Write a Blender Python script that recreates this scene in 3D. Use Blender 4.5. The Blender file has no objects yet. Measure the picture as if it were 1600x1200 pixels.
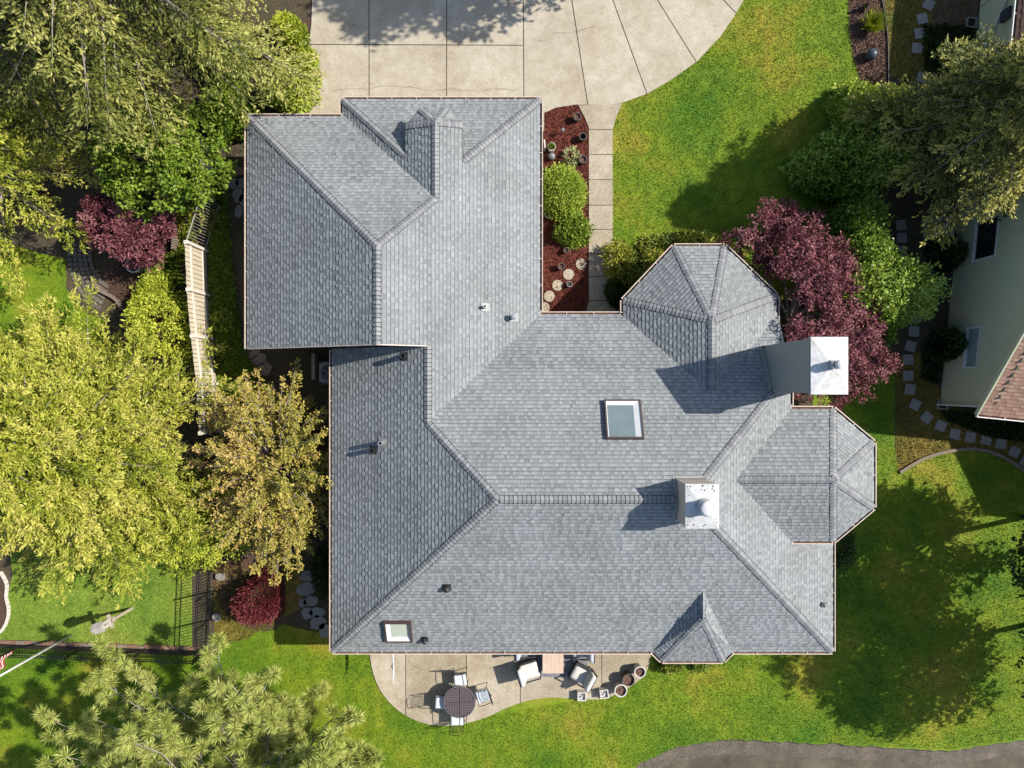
import bpy, math, random
import numpy as np
from mathutils import Vector

random.seed(7)
SC = bpy.context.scene
COL = SC.collection
R = math.radians

# ------------------------------------------------------------------ camera
H = 27.8            # metres above the ground
F = 1111.1          # focal length in pixels of a 1600 px wide frame
cam_d = bpy.data.cameras.new('camera')
cam_d.sensor_width = 36.0
cam_d.lens = 36.0 * F / 1600.0
cam_d.clip_end = 2000.0
cam = bpy.data.objects.new('camera', cam_d)
COL.objects.link(cam)
cam.location = (0, 0, H)
cam.rotation_euler = (0, 0, 0)
SC.camera = cam

# ------------------------------------------------------------------ sky, sun, exposure
SUN_EL, SUN_AZ = 43.0, 13.0       # azimuth: degrees from +X towards +Y
world = bpy.data.worlds.new('World')
SC.world = world
world.use_nodes = True
wn = world.node_tree
wn.nodes.clear()
wo = wn.nodes.new('ShaderNodeOutputWorld')
wb = wn.nodes.new('ShaderNodeBackground')
ws = wn.nodes.new('ShaderNodeTexSky')
ws.sky_type = 'NISHITA'
ws.sun_disc = False
ws.sun_elevation = R(SUN_EL)
ws.sun_rotation = R(90 - SUN_AZ)
wb.inputs['Strength'].default_value = 0.115
wn.links.new(ws.outputs[0], wb.inputs[0])
wn.links.new(wb.outputs[0], wo.inputs[0])
sun_d = bpy.data.lights.new('sun', 'SUN')
sun_d.energy = 4.3
sun_d.angle = R(0.55)
sun_d.color = (1.0, 0.95, 0.86)
sun = bpy.data.objects.new('sun', sun_d)
COL.objects.link(sun)
_sd = Vector((math.cos(R(SUN_EL)) * math.cos(R(SUN_AZ)), math.cos(R(SUN_EL)) * math.sin(R(SUN_AZ)), math.sin(R(SUN_EL))))
sun.rotation_euler = _sd.to_track_quat('Z', 'Y').to_euler()
sun.location = _sd * 60
SC.view_settings.view_transform = 'Standard'
SC.view_settings.look = 'None'
SC.view_settings.exposure = 0.92
SC.view_settings.gamma = 1.0
SC.view_settings.use_curve_mapping = False
SC.render.engine = 'CYCLES'
SC.cycles.max_bounces = 6
SC.cycles.diffuse_bounces = 3
SC.cycles.transparent_max_bounces = 6

# ------------------------------------------------------------------ helpers
def at(u, v, z=0.0):
    k = (H - z) / F
    return ((u - 800) * k, (600 - v) * k)

def at3(u, v, z=0.0):
    x, y = at(u, v, z)
    return (x, y, z)

def G(pts, z=0.0):
    return [at(u, v, z) for u, v in pts]

def smooth(pts, n=5, closed=True):
    out = []
    N = len(pts)
    for i in range(N if closed else N - 1):
        p0 = pts[(i - 1) % N] if closed or i > 0 else pts[i]
        p1 = pts[i]
        p2 = pts[(i + 1) % N]
        p3 = pts[(i + 2) % N] if closed or i + 2 < N else p2
        for j in range(n):
            t = j / n
            out.append(tuple(0.5 * ((2 * p1[a]) + (-p0[a] + p2[a]) * t + (2 * p0[a] - 5 * p1[a] + 4 * p2[a] - p3[a]) * t * t
                             + (-p0[a] + 3 * p1[a] - 3 * p2[a] + p3[a]) * t ** 3) for a in (0, 1)))
    if not closed:
        out.append(pts[-1])
    return out

def area2(p):
    return 0.5 * sum(p[i][0] * p[(i + 1) % len(p)][1] - p[(i + 1) % len(p)][0] * p[i][1] for i in range(len(p)))

def ccw(p):
    return p if area2(p) > 0 else p[::-1]

def clip(poly, nx, ny, d):
    out = []
    N = len(poly)
    for i in range(N):
        a, b = poly[i], poly[(i + 1) % N]
        da, db = nx * a[0] + ny * a[1] - d, nx * b[0] + ny * b[1] - d
        if da <= 0:
            out.append(a)
        if (da < 0 < db) or (db < 0 < da):
            t = da / (da - db)
            out.append((a[0] + (b[0] - a[0]) * t, a[1] + (b[1] - a[1]) * t))
    return out

def link(o, parent=None):
    COL.objects.link(o)
    if parent is not None:
        o.parent = parent
    return o

def tag(o, label=None, cat=None, group=None, kind=None):
    if label: o['label'] = label
    if cat: o['category'] = cat
    if group: o['group'] = group
    if kind: o['kind'] = kind
    return o

def thing(name, label, cat, loc=(0, 0, 0), rz=0.0, group=None):
    o = bpy.data.objects.new(name, None)
    o.empty_display_size = 0.2
    link(o)
    o.location = loc
    o.rotation_euler = (0, 0, rz)
    return tag(o, label, cat, group)

class MB:
    def __init__(s):
        s.v, s.f, s.t = [], [], []
    def face(s, pts, tone=0.5):
        b = len(s.v)
        s.v.extend([tuple(p) for p in pts])
        s.f.append(tuple(range(b, b + len(pts))))
        s.t.append(tone)
    def box(s, x0, y0, z0, x1, y1, z1, M=None, tone=0.5):
        c = [(x0, y0, z0), (x1, y0, z0), (x1, y1, z0), (x0, y1, z0), (x0, y0, z1), (x1, y0, z1), (x1, y1, z1), (x0, y1, z1)]
        if M is not None:
            c = [M(p) for p in c]
        b = len(s.v)
        s.v.extend(c)
        for q in ((3, 2, 1, 0), (4, 5, 6, 7), (0, 1, 5, 4), (1, 2, 6, 5), (2, 3, 7, 6), (3, 0, 4, 7)):
            s.f.append(tuple(b + i for i in q)); s.t.append(tone)
    def prism(s, poly, z0, z1, tone=0.5, bottom=False):
        poly = ccw(list(poly))
        n = len(poly); b = len(s.v)
        f0 = z0 if callable(z0) else (lambda x, y: z0)
        f1 = z1 if callable(z1) else (lambda x, y: z1)
        s.v.extend([(x, y, f0(x, y)) for x, y in poly]); s.v.extend([(x, y, f1(x, y)) for x, y in poly])
        s.f.append(tuple(b + n + i for i in range(n))); s.t.append(tone)
        if bottom:
            s.f.append(tuple(b + i for i in range(n - 1, -1, -1))); s.t.append(tone)
        for i in range(n):
            j = (i + 1) % n
            s.f.append((b + i, b + j, b + n + j, b + n + i)); s.t.append(tone)
    def tube(s, pts, rads, n=6, cap=True, tone=0.5):
        pts = [Vector(p) for p in pts]
        if not hasattr(rads, '__len__'):
            rads = [rads] * len(pts)
        b = len(s.v)
        for i, p in enumerate(pts):
            d = (pts[min(i + 1, len(pts) - 1)] - pts[max(i - 1, 0)])
            if d.length < 1e-6: d = Vector((0, 0, 1))
            d.normalize()
            a = d.cross(Vector((0, 0, 1)) if abs(d.z) < 0.9 else Vector((1, 0, 0))).normalized()
            c = d.cross(a)
            for j in range(n):
                q = 2 * math.pi * j / n
                s.v.append(tuple(p + (a * math.cos(q) + c * math.sin(q)) * rads[i]))
        for i in range(len(pts) - 1):
            for j in range(n):
                k = (j + 1) % n
                s.f.append((b + i * n + j, b + (i + 1) * n + j, b + (i + 1) * n + k, b + i * n + k)); s.t.append(tone)
        if cap:
            s.f.append(tuple(b + j for j in range(n))); s.t.append(tone)
            e = b + (len(pts) - 1) * n
            s.f.append(tuple(e + j for j in range(n - 1, -1, -1))); s.t.append(tone)
    def lathe(s, prof, c=(0, 0, 0), n=16, tone=0.5):
        b = len(s.v)
        for r, z in prof:
            for j in range(n):
                q = 2 * math.pi * j / n
                s.v.append((c[0] + r * math.cos(q), c[1] + r * math.sin(q), c[2] + z))
        for i in range(len(prof) - 1):
            for j in range(n):
                k = (j + 1) % n
                s.f.append((b + i * n + j, b + i * n + k, b + (i + 1) * n + k, b + (i + 1) * n + j)); s.t.append(tone)
    def disc(s, c, r, n=16, tone=0.5):
        s.face([(c[0] + r * math.cos(2 * math.pi * j / n), c[1] + r * math.sin(2 * math.pi * j / n), c[2]) for j in range(n)], tone)
    def mesh(s, name, mat, smooth_=False):
        me = bpy.data.meshes.new(name)
        me.from_pydata(s.v, [], s.f)
        me.materials.append(mat)
        a = me.attributes.new('tone', 'FLOAT', 'FACE')
        a.data.foreach_set('value', np.array(s.t, dtype=np.float32))
        if smooth_:
            me.polygons.foreach_set('use_smooth', [True] * len(me.polygons))
        me.update()
        return me
    def build(s, name, mat, parent=None, smooth_=False, kind=None, loc=None):
        o = bpy.data.objects.new(name, s.mesh(name, mat, smooth_))
        link(o, parent)
        if loc: o.location = loc
        if kind: o['kind'] = kind
        return o

def copy_tree(o, parent=None):
    c = o.copy()
    link(c, parent)
    for ch in list(o.children):
        copy_tree(ch, c)
    return c

def rot2(x, y, a):
    return x * math.cos(a) - y * math.sin(a), x * math.sin(a) + y * math.cos(a)

# ------------------------------------------------------------------ materials
ALB = 0.68      # the photograph is exposed brightly; surfaces keep moderate base colours
def al(c): return tuple(x * ALB for x in c)
def als(stops): return [(p, al(c)) for p, c in stops]

def new_mat(name):
    m = bpy.data.materials.new(name)
    m.use_nodes = True
    nt = m.node_tree
    nt.nodes.clear()
    out = nt.nodes.new('ShaderNodeOutputMaterial')
    return m, nt, out

def ramp(nt, stops):
    r = nt.nodes.new('ShaderNodeValToRGB')
    e = r.color_ramp.elements
    while len(e) < len(stops): e.new(0.5)
    for i, (p, c) in enumerate(stops):
        e[i].position = p
        e[i].color = (c[0], c[1], c[2], 1)
    return r

def noise(nt, scale, detail=4, rough=0.6, world_pos=True, vec=None):
    n = nt.nodes.new('ShaderNodeTexNoise')
    n.inputs['Scale'].default_value = scale
    n.inputs['Detail'].default_value = detail
    n.inputs['Roughness'].default_value = rough
    if vec is None:
        g = nt.nodes.new('ShaderNodeNewGeometry')
        vec = g.outputs['Position']
    nt.links.new(vec, n.inputs['Vector'])
    return n

def mixc(nt, a, b, fac, mode='MIX'):
    m = nt.nodes.new('ShaderNodeMix')
    m.data_type = 'RGBA'
    m.blend_type = mode
    for s, v in ((0, fac), (6, a), (7, b)):
        if isinstance(v, (int, float)):
            m.inputs[s].default_value = v
        elif isinstance(v, tuple):
            m.inputs[s].default_value = (v[0], v[1], v[2], 1)
        else:
            nt.links.new(v, m.inputs[s])
    return m.outputs[2]

def bump(nt, height, strength, dist=0.02):
    b = nt.nodes.new('ShaderNodeBump')
    b.inputs['Strength'].default_value = strength
    b.inputs['Distance'].default_value = dist
    nt.links.new(height, b.inputs['Height'])
    return b.outputs[0]

def mat_simple(name, c1, c2=None, scale=8.0, rough=0.7, bmp=0.0, metallic=0.0, fine=None, spec=0.4):
    """two-tone noise colour, with optional fine grain and relief"""
    m, nt, out = new_mat(name)
    p = nt.nodes.new('ShaderNodeBsdfPrincipled')
    p.inputs['Roughness'].default_value = rough
    p.inputs['Metallic'].default_value = metallic
    p.inputs['Specular IOR Level'].default_value = spec
    c2 = al(c2 or tuple(x * 0.8 for x in c1)); c1 = al(c1)
    n = noise(nt, scale, 6, 0.65)
    r = ramp(nt, [(0.3, c2), (0.7, c1)])
    nt.links.new(n.outputs['Fac'], r.inputs['Fac'])
    col = r.outputs['Color']
    if fine:
        n2 = noise(nt, fine[0], 3, 0.7)
        r2 = ramp(nt, [(0.35, (1 - fine[1],) * 3), (0.65, (1 + fine[1] * 0.4,) * 3)])
        nt.links.new(n2.outputs['Fac'], r2.inputs['Fac'])
        col = mixc(nt, col, r2.outputs['Color'], 1.0, 'MULTIPLY')
        if bmp: nt.links.new(bump(nt, n2.outputs['Fac'], bmp), p.inputs['Normal'])
    elif bmp:
        nt.links.new(bump(nt, n.outputs['Fac'], bmp), p.inputs['Normal'])
    nt.links.new(col, p.inputs['Base Color'])
    nt.links.new(p.outputs[0], out.inputs[0])
    return m

def mat_leaf(name, stops, trans=0.2, rough=0.55, patch=None):
    m, nt, out = new_mat(name)
    a = nt.nodes.new('ShaderNodeAttribute')
    a.attribute_name = 'tone'
    r = ramp(nt, als(stops))
    nt.links.new(a.outputs['Fac'], r.inputs['Fac'])
    col = r.outputs['Color']
    p = nt.nodes.new('ShaderNodeBsdfPrincipled')
    p.inputs['Roughness'].default_value = rough
    p.inputs['Specular IOR Level'].default_value = 0.25
    t = nt.nodes.new('ShaderNodeBsdfTranslucent')
    mx = nt.nodes.new('ShaderNodeMixShader')
    mx.inputs[0].default_value = trans
    nt.links.new(col, p.inputs['Base Color'])
    nt.links.new(col, t.inputs['Color'])
    nt.links.new(p.outputs[0], mx.inputs[1])
    nt.links.new(t.outputs[0], mx.inputs[2])
    nt.links.new(mx.outputs[0], out.inputs[0])
    return m

def mat_tone(name, stops, rough=0.85, grain=60.0, gamt=0.25, bmp=0.25, patch=None):
    """colour from the per-face tone attribute plus fine grain and slow weathering"""
    m, nt, out = new_mat(name)
    a = nt.nodes.new('ShaderNodeAttribute')
    a.attribute_name = 'tone'
    r = ramp(nt, als(stops))
    nt.links.new(a.outputs['Fac'], r.inputs['Fac'])
    n = noise(nt, grain, 2, 0.7)
    r2 = ramp(nt, [(0.3, (1 - gamt,) * 3), (0.7, (1 + gamt * 0.5,) * 3)])
    nt.links.new(n.outputs['Fac'], r2.inputs['Fac'])
    col = mixc(nt, r.outputs['Color'], r2.outputs['Color'], 1.0, 'MULTIPLY')
    if patch:
        n3 = noise(nt, patch[0], 5, 0.6)
        r3 = ramp(nt, [(0.38, patch[1]), (0.62, (1.03, 1.03, 1.03))])
        nt.links.new(n3.outputs['Fac'], r3.inputs['Fac'])
        col = mixc(nt, col, r3.outputs['Color'], 1.0, 'MULTIPLY')
    p = nt.nodes.new('ShaderNodeBsdfPrincipled')
    p.inputs['Roughness'].default_value = rough
    p.inputs['Specular IOR Level'].default_value = 0.25
    nt.links.new(col, p.inputs['Base Color'])
    if bmp: nt.links.new(bump(nt, n.outputs['Fac'], bmp, 0.01), p.inputs['Normal'])
    nt.links.new(p.outputs[0], out.inputs[0])
    return m

def mat_grass(name, green, lime, straw, dark):
    m, nt, out = new_mat(name)
    n1 = noise(nt, 0.33, 5, 0.62)
    r1 = ramp(nt, als([(0.34, green), (0.52, lime), (0.68, straw)]))
    nt.links.new(n1.outputs['Fac'], r1.inputs['Fac'])
    n2 = noise(nt, 2.6, 5, 0.7)
    r2 = ramp(nt, [(0.32, (0.68, 0.73, 0.62)), (0.66, (1.15, 1.1, 1.05))])
    nt.links.new(n2.outputs['Fac'], r2.inputs['Fac'])
    col = mixc(nt, r1.outputs['Color'], r2.outputs['Color'], 1.0, 'MULTIPLY')
    n3 = noise(nt, 24.0, 3, 0.8)
    r3 = ramp(nt, [(0.36, dark), (0.62, (1.15, 1.15, 1.1))])
    nt.links.new(n3.outputs['Fac'], r3.inputs['Fac'])
    col = mixc(nt, col, r3.outputs['Color'], 1.0, 'MULTIPLY')
    a = nt.nodes.new('ShaderNodeAttribute'); a.attribute_name = 'tone'
    r4 = ramp(nt, [(0.0, (0.72, 0.76, 0.68)), (1.0, (1.3, 1.25, 1.2))])
    nt.links.new(a.outputs['Fac'], r4.inputs['Fac'])
    col = mixc(nt, col, r4.outputs['Color'], 1.0, 'MULTIPLY')
    p = nt.nodes.new('ShaderNodeBsdfPrincipled')
    p.inputs['Roughness'].default_value = 0.7
    p.inputs['Specular IOR Level'].default_value = 0.15
    nt.links.new(col, p.inputs['Base Color'])
    nt.links.new(bump(nt, n3.outputs['Fac'], 0.5, 0.04), p.inputs['Normal'])
    nt.links.new(p.outputs[0], out.inputs[0])
    return m

M = {}
M['shingle'] = mat_tone('shingle', [(0.0, (0.06, 0.063, 0.068)), (0.25, (0.16, 0.166, 0.176)), (0.5, (0.266, 0.284, 0.289)), (0.8, (0.362, 0.383, 0.386)), (1.0, (0.43, 0.451, 0.45))], grain=45, gamt=0.2,
                        patch=(0.55, (0.88, 0.875, 0.865)))
M['ridge'] = mat_tone('ridge_cap', [(0.0, (0.22, 0.226, 0.235)), (1.0, (0.33, 0.332, 0.336))], grain=50, gamt=0.2)
M['deck'] = mat_simple('roof_deck', (0.045, 0.048, 0.055), (0.03, 0.032, 0.036), 6)
M['tan_shingle'] = mat_tone('tan_shingle', [(0.0, (0.22, 0.12, 0.085)), (0.5, (0.36, 0.22, 0.16)), (1.0, (0.5, 0.34, 0.26))], grain=50)
M['brown_shingle'] = mat_tone('brown_shingle', [(0.0, (0.055, 0.03, 0.025)), (1.0, (0.13, 0.075, 0.06))], grain=50)
M['cream'] = mat_simple('cream_paint', (0.74, 0.62, 0.5), (0.62, 0.5, 0.4), 3, 0.5, fine=(30, 0.12))
M['rust'] = mat_simple('gutter_debris', (0.2, 0.085, 0.05), (0.09, 0.045, 0.035), 9, 0.9, fine=(60, 0.4))
M['white'] = mat_simple('white_paint', (0.8, 0.8, 0.78), (0.7, 0.7, 0.67), 5, 0.45)
M['siding'] = mat_simple('grey_siding', (0.36, 0.37, 0.35), (0.31, 0.32, 0.3), 2, 0.6, fine=(25, 0.08))
M['housewall'] = mat_simple('house_wall', (0.55, 0.5, 0.42), (0.48, 0.43, 0.36), 2, 0.7)
M['chimtop'] = mat_simple('galvanised_cap', (0.66, 0.67, 0.69), (0.5, 0.49, 0.45), 1.9, 0.5, metallic=0.1, fine=(9, 0.16))
M['steel'] = mat_simple('steel', (0.72, 0.73, 0.75), (0.6, 0.61, 0.62), 6, 0.3, metallic=0.6)
M['dirtspot'] = mat_simple('dirt_spot', (0.07, 0.06, 0.05), (0.05, 0.04, 0.04), 20, 0.9)
M['blackpipe'] = mat_simple('black_pipe', (0.03, 0.03, 0.032), (0.02, 0.02, 0.02), 10, 0.5)
M['brownframe'] = mat_simple('brown_frame', (0.1, 0.065, 0.055), (0.075, 0.05, 0.045), 8, 0.4)
M['skyglass'] = mat_simple('skylight_glass', (0.2, 0.25, 0.265), (0.16, 0.21, 0.225), 1.5, 0.12, spec=0.3)
M['skyglass2'] = mat_simple('skylight_glass_pale', (0.6, 0.64, 0.54), (0.42, 0.46, 0.36), 1.2, 0.12, spec=0.3)
M['winglass'] = mat_simple('window_glass', (0.02, 0.024, 0.032), (0.014, 0.017, 0.022), 2, 0.06, spec=0.6)
M['winglass2'] = mat_simple('window_blind', (0.3, 0.4, 0.4), (0.24, 0.34, 0.36), 2, 0.15, spec=0.6)
M['sage'] = mat_simple('sage_siding', (0.63, 0.64, 0.43), (0.56, 0.57, 0.38), 1.2, 0.65, fine=(30, 0.08))
def mat_concrete(name, lo, hi, patch_scale, stain, grain, gamt):
    m, nt, out = new_mat(name)
    a = nt.nodes.new('ShaderNodeAttribute'); a.attribute_name = 'tone'
    r = ramp(nt, als([(0.0, lo), (1.0, hi)]))
    nt.links.new(a.outputs['Fac'], r.inputs['Fac'])
    col = r.outputs['Color']
    for sc, dk, p0, p1 in ((patch_scale, stain, 0.36, 0.6), (patch_scale * 4.5, (0.91, 0.9, 0.87), 0.38, 0.58)):
        n = noise(nt, sc, 7, 0.68)
        rr = ramp(nt, [(p0, dk), (p1, (1.04, 1.04, 1.04))])
        nt.links.new(n.outputs['Fac'], rr.inputs['Fac'])
        col = mixc(nt, col, rr.outputs['Color'], 1.0, 'MULTIPLY')
    n = noise(nt, grain, 3, 0.75)
    rr = ramp(nt, [(0.33, (1 - gamt,) * 3), (0.66, (1 + gamt * 0.4,) * 3)])
    nt.links.new(n.outputs['Fac'], rr.inputs['Fac'])
    col = mixc(nt, col, rr.outputs['Color'], 1.0, 'MULTIPLY')
    n2 = noise(nt, 3.1, 2, 0.9)      # scattered dark oil and leaf spots
    rr = ramp(nt, [(0.715, (1, 1, 1)), (0.76, (0.55, 0.5, 0.42))])
    nt.links.new(n2.outputs['Fac'], rr.inputs['Fac'])
    col = mixc(nt, col, rr.outputs['Color'], 0.8, 'MULTIPLY')
    p = nt.nodes.new('ShaderNodeBsdfPrincipled')
    p.inputs['Roughness'].default_value = 0.85
    p.inputs['Specular IOR Level'].default_value = 0.2
    nt.links.new(col, p.inputs['Base Color'])
    nt.links.new(bump(nt, n.outputs['Fac'], 0.35, 0.02), p.inputs['Normal'])
    nt.links.new(p.outputs[0], out.inputs[0])
    return m
M['concrete'] = mat_concrete('concrete', (0.54, 0.475, 0.37), (0.67, 0.6, 0.485), 0.55, (0.84, 0.815, 0.77), 36, 0.42)
M['aggregate'] = mat_concrete('exposed_aggregate', (0.46, 0.395, 0.295), (0.62, 0.54, 0.42), 0.7, (0.8, 0.76, 0.7), 34, 0.42)
M['joint'] = mat_simple('joint_filler', (0.1, 0.065, 0.045), (0.06, 0.045, 0.03), 6, 0.9)
M['redmulch'] = mat_tone('red_bark', [(0.0, (0.085, 0.022, 0.015)), (0.6, (0.2, 0.05, 0.03)), (1.0, (0.34, 0.12, 0.075))], grain=30, gamt=0.4)
M['mulch'] = mat_tone('brown_bark', [(0.0, (0.05, 0.028, 0.02)), (0.6, (0.13, 0.075, 0.05)), (1.0, (0.26, 0.16, 0.11))], grain=26, gamt=0.45)
M['pinkmulch'] = mat_tone('pink_bark', [(0.0, (0.1, 0.055, 0.04)), (0.6, (0.24, 0.14, 0.1)), (1.0, (0.4, 0.27, 0.2))], grain=26, gamt=0.4)
M['soil'] = mat_simple('soil', (0.13, 0.09, 0.055), (0.065, 0.06, 0.028), 1.2, 0.95, bmp=0.6, fine=(18, 0.6))
M['moss'] = mat_grass('moss', (0.13, 0.15, 0.03), (0.28, 0.22, 0.05), (0.38, 0.26, 0.08), (0.5, 0.5, 0.5))
M['lawn'] = mat_grass('lawn_grass', (0.1, 0.215, 0.014), (0.21, 0.3, 0.02), (0.37, 0.32, 0.045), (0.72, 0.75, 0.66))
M['lawn2'] = mat_grass('pale_lawn_grass', (0.18, 0.295, 0.045), (0.26, 0.37, 0.06), (0.34, 0.37, 0.085), (0.65, 0.7, 0.6))
M['stone'] = mat_simple('flagstone', (0.33, 0.31, 0.28), (0.22, 0.21, 0.19), 3, 0.85, bmp=0.4, fine=(20, 0.25))
M['brownstone'] = mat_simple('brown_flagstone', (0.3, 0.23, 0.17), (0.2, 0.15, 0.11), 3, 0.85, bmp=0.4, fine=(20, 0.25))
M['paver'] = mat_simple('square_paver', (0.36, 0.33, 0.29), (0.28, 0.26, 0.23), 2, 0.85, fine=(30, 0.2))
M['sett'] = mat_simple('shade_toned_sett', (0.22, 0.19, 0.16), (0.14, 0.12, 0.1), 2, 0.85, fine=(30, 0.25))  # darker than the pavers: the path's part shade is put into the stone colour
M['brick'] = mat_simple('edging_brick', (0.33, 0.2, 0.13), (0.22, 0.11, 0.07), 2.2, 0.85, fine=(20, 0.3))
M['fencewood'] = mat_simple('cream_fence_board', (0.72, 0.63, 0.47), (0.6, 0.51, 0.37), 2.5, 0.7, fine=(18, 0.15))
M['fencecap'] = mat_simple('fence_cap', (0.78, 0.72, 0.62), (0.66, 0.6, 0.5), 3, 0.7)
M['iron'] = mat_simple('black_iron', (0.018, 0.018, 0.02), (0.012, 0.012, 0.014), 8, 0.45)
M['palemetal'] = mat_simple('pale_metal', (0.42, 0.39, 0.36), (0.34, 0.31, 0.29), 8, 0.5)
M['cushion'] = mat_simple('pale_cushion', (0.72, 0.76, 0.78), (0.62, 0.67, 0.7), 4, 0.85)
M['greycushion'] = mat_simple('grey_cushion', (0.5, 0.53, 0.56), (0.42, 0.45, 0.48), 4, 0.85)
M['creamcushion'] = mat_simple('cream_cushion', (0.74, 0.71, 0.66), (0.64, 0.61, 0.57), 4, 0.85)
M['wicker'] = mat_simple('dark_wicker', (0.05, 0.045, 0.045), (0.03, 0.028, 0.028), 20, 0.7, fine=(60, 0.4))
M['tableslat'] = mat_simple('table_slat', (0.15, 0.12, 0.13), (0.11, 0.09, 0.095), 6, 0.6)
M['tabletop'] = mat_simple('pale_wood', (0.72, 0.56, 0.43), (0.6, 0.43, 0.31), 1.6, 0.6)
M['rug'] = mat_simple('grey_rug', (0.3, 0.31, 0.33), (0.16, 0.17, 0.19), 9, 0.95, fine=(40, 0.3))
M['darkpot'] = mat_simple('dark_pot', (0.12, 0.1, 0.085), (0.08, 0.07, 0.06), 8, 0.6)
M['whitepot'] = mat_simple('white_pot', (0.75, 0.71, 0.66), (0.66, 0.62, 0.57), 6, 0.5)
M['clay'] = mat_simple('dry_potting_soil', (0.25, 0.14, 0.1), (0.14, 0.08, 0.06), 14, 0.95, bmp=0.8, fine=(40, 0.5))
M['greyball'] = mat_simple('grey_glaze', (0.24, 0.25, 0.27), (0.18, 0.19, 0.2), 5, 0.3)
M['bark'] = mat_simple('bark', (0.13, 0.085, 0.06), (0.06, 0.042, 0.032), 5, 0.9, bmp=0.6, fine=(18, 0.4))
M['twig'] = mat_simple('pale_twig', (0.36, 0.31, 0.26), (0.24, 0.2, 0.165), 6, 0.9)
M['teal'] = mat_simple('dark_teal_plastic', (0.03, 0.05, 0.055), (0.022, 0.04, 0.045), 5, 0.4)
M['acunit'] = mat_simple('condenser_casing', (0.42, 0.4, 0.37), (0.34, 0.33, 0.3), 6, 0.5)
M['wood'] = mat_simple('weathered_wood', (0.55, 0.48, 0.38), (0.4, 0.34, 0.26), 5, 0.8, fine=(25, 0.25))
M['whitewood'] = mat_simple('whitened_wood', (0.66, 0.62, 0.56), (0.45, 0.41, 0.36), 7, 0.8, fine=(25, 0.25))
M['brownwood'] = mat_simple('brown_fence_board', (0.14, 0.1, 0.075), (0.09, 0.065, 0.05), 6, 0.85)
M['red'] = mat_simple('flag_red', (0.5, 0.02, 0.03), (0.42, 0.02, 0.03), 5, 0.7)
M['blue'] = mat_simple('flag_blue', (0.05, 0.05, 0.3), (0.04, 0.04, 0.25), 5, 0.7)
M['purple'] = mat_simple('purple_cloth', (0.3, 0.06, 0.28), (0.2, 0.04, 0.2), 5, 0.7)
M['bluegrey'] = mat_simple('blue_grey_glaze', (0.07, 0.085, 0.12), (0.04, 0.05, 0.07), 5, 0.4)
M['feather'] = mat_simple('black_feather', (0.015, 0.015, 0.02), (0.01, 0.01, 0.012), 20, 0.5)
M['mud'] = mat_simple('muddy_bank', (0.21, 0.165, 0.115), (0.1, 0.082, 0.058), 1.6, 0.7, bmp=0.6, fine=(14, 0.4))

def mat_water():
    m, nt, out = new_mat('murky_water')
    p = nt.nodes.new('ShaderNodeBsdfPrincipled')
    n = noise(nt, 0.9, 6, 0.7)
    r = ramp(nt, [(0.3, (0.05, 0.042, 0.028)), (0.5, (0.085, 0.072, 0.05)), (0.72, (0.13, 0.108, 0.074))])
    nt.links.new(n.outputs['Fac'], r.inputs['Fac'])
    nt.links.new(r.outputs['Color'], p.inputs['Base Color'])
    p.inputs['Roughness'].default_value = 0.22
    p.inputs['Specular IOR Level'].default_value = 0.2
    n2 = noise(nt, 7, 3, 0.5)
    nt.links.new(bump(nt, n2.outputs['Fac'], 0.12, 0.02), p.inputs['Normal'])
    nt.links.new(p.outputs[0], out.inputs[0])
    return m
M['water'] = mat_water()

L = {}
L['olive'] = mat_leaf('olive_needles', [(0.0, (0.035, 0.05, 0.008)), (0.5, (0.2, 0.22, 0.036)), (1.0, (0.5, 0.48, 0.13))])
L['lime'] = mat_leaf('lime_needles', [(0.0, (0.08, 0.12, 0.01)), (0.4, (0.31, 0.36, 0.03)), (0.8, (0.55, 0.57, 0.075)), (1.0, (0.63, 0.58, 0.12))])
L['darkconifer'] = mat_leaf('dark_needles', [(0.0, (0.045, 0.06, 0.012)), (0.5, (0.16, 0.18, 0.04)), (0.85, (0.36, 0.35, 0.07)), (1.0, (0.52, 0.46, 0.1))])
L['green'] = mat_leaf('green_leaves', [(0.0, (0.055, 0.1, 0.008)), (0.5, (0.19, 0.29, 0.024)), (1.0, (0.38, 0.47, 0.06))])
L['rhodo'] = mat_leaf('rhododendron_leaves', [(0.0, (0.055, 0.12, 0.012)), (0.5, (0.18, 0.31, 0.03)), (1.0, (0.36, 0.49, 0.075))], rough=0.4)
L['purple'] = mat_leaf('purple_leaves', [(0.0, (0.045, 0.01, 0.017)), (0.5, (0.21, 0.055, 0.07)), (1.0, (0.52, 0.23, 0.235))])
L['redleaf'] = mat_leaf('crimson_leaves', [(0.0, (0.05, 0.01, 0.012)), (0.5, (0.16, 0.026, 0.032)), (1.0, (0.34, 0.09, 0.085))])
L['tan'] = mat_leaf('tan_leaves', [(0.0, (0.15, 0.18, 0.02)), (0.35, (0.41, 0.385, 0.062)), (0.7, (0.62, 0.485, 0.11)), (1.0, (0.7, 0.48, 0.18))])
L['yellowgreen'] = mat_leaf('yellow_green_leaves', [(0.0, (0.11, 0.17, 0.01)), (0.5, (0.36, 0.43, 0.03)), (1.0, (0.6, 0.64, 0.07))])
L['brightgreen'] = mat_leaf('bright_green_leaves', [(0.0, (0.12, 0.19, 0.014)), (0.5, (0.36, 0.48, 0.045)), (1.0, (0.55, 0.64, 0.1))])
L['golden'] = mat_leaf('golden_leaves', [(0.0, (0.06, 0.1, 0.01)), (0.5, (0.22, 0.26, 0.025)), (1.0, (0.48, 0.46, 0.06))])
L['pine'] = mat_leaf('long_needles', [(0.0, (0.24, 0.31, 0.05)), (0.5, (0.57, 0.62, 0.145)), (0.9, (0.82, 0.82, 0.3)), (1.0, (0.6, 0.36, 0.17))])
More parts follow.
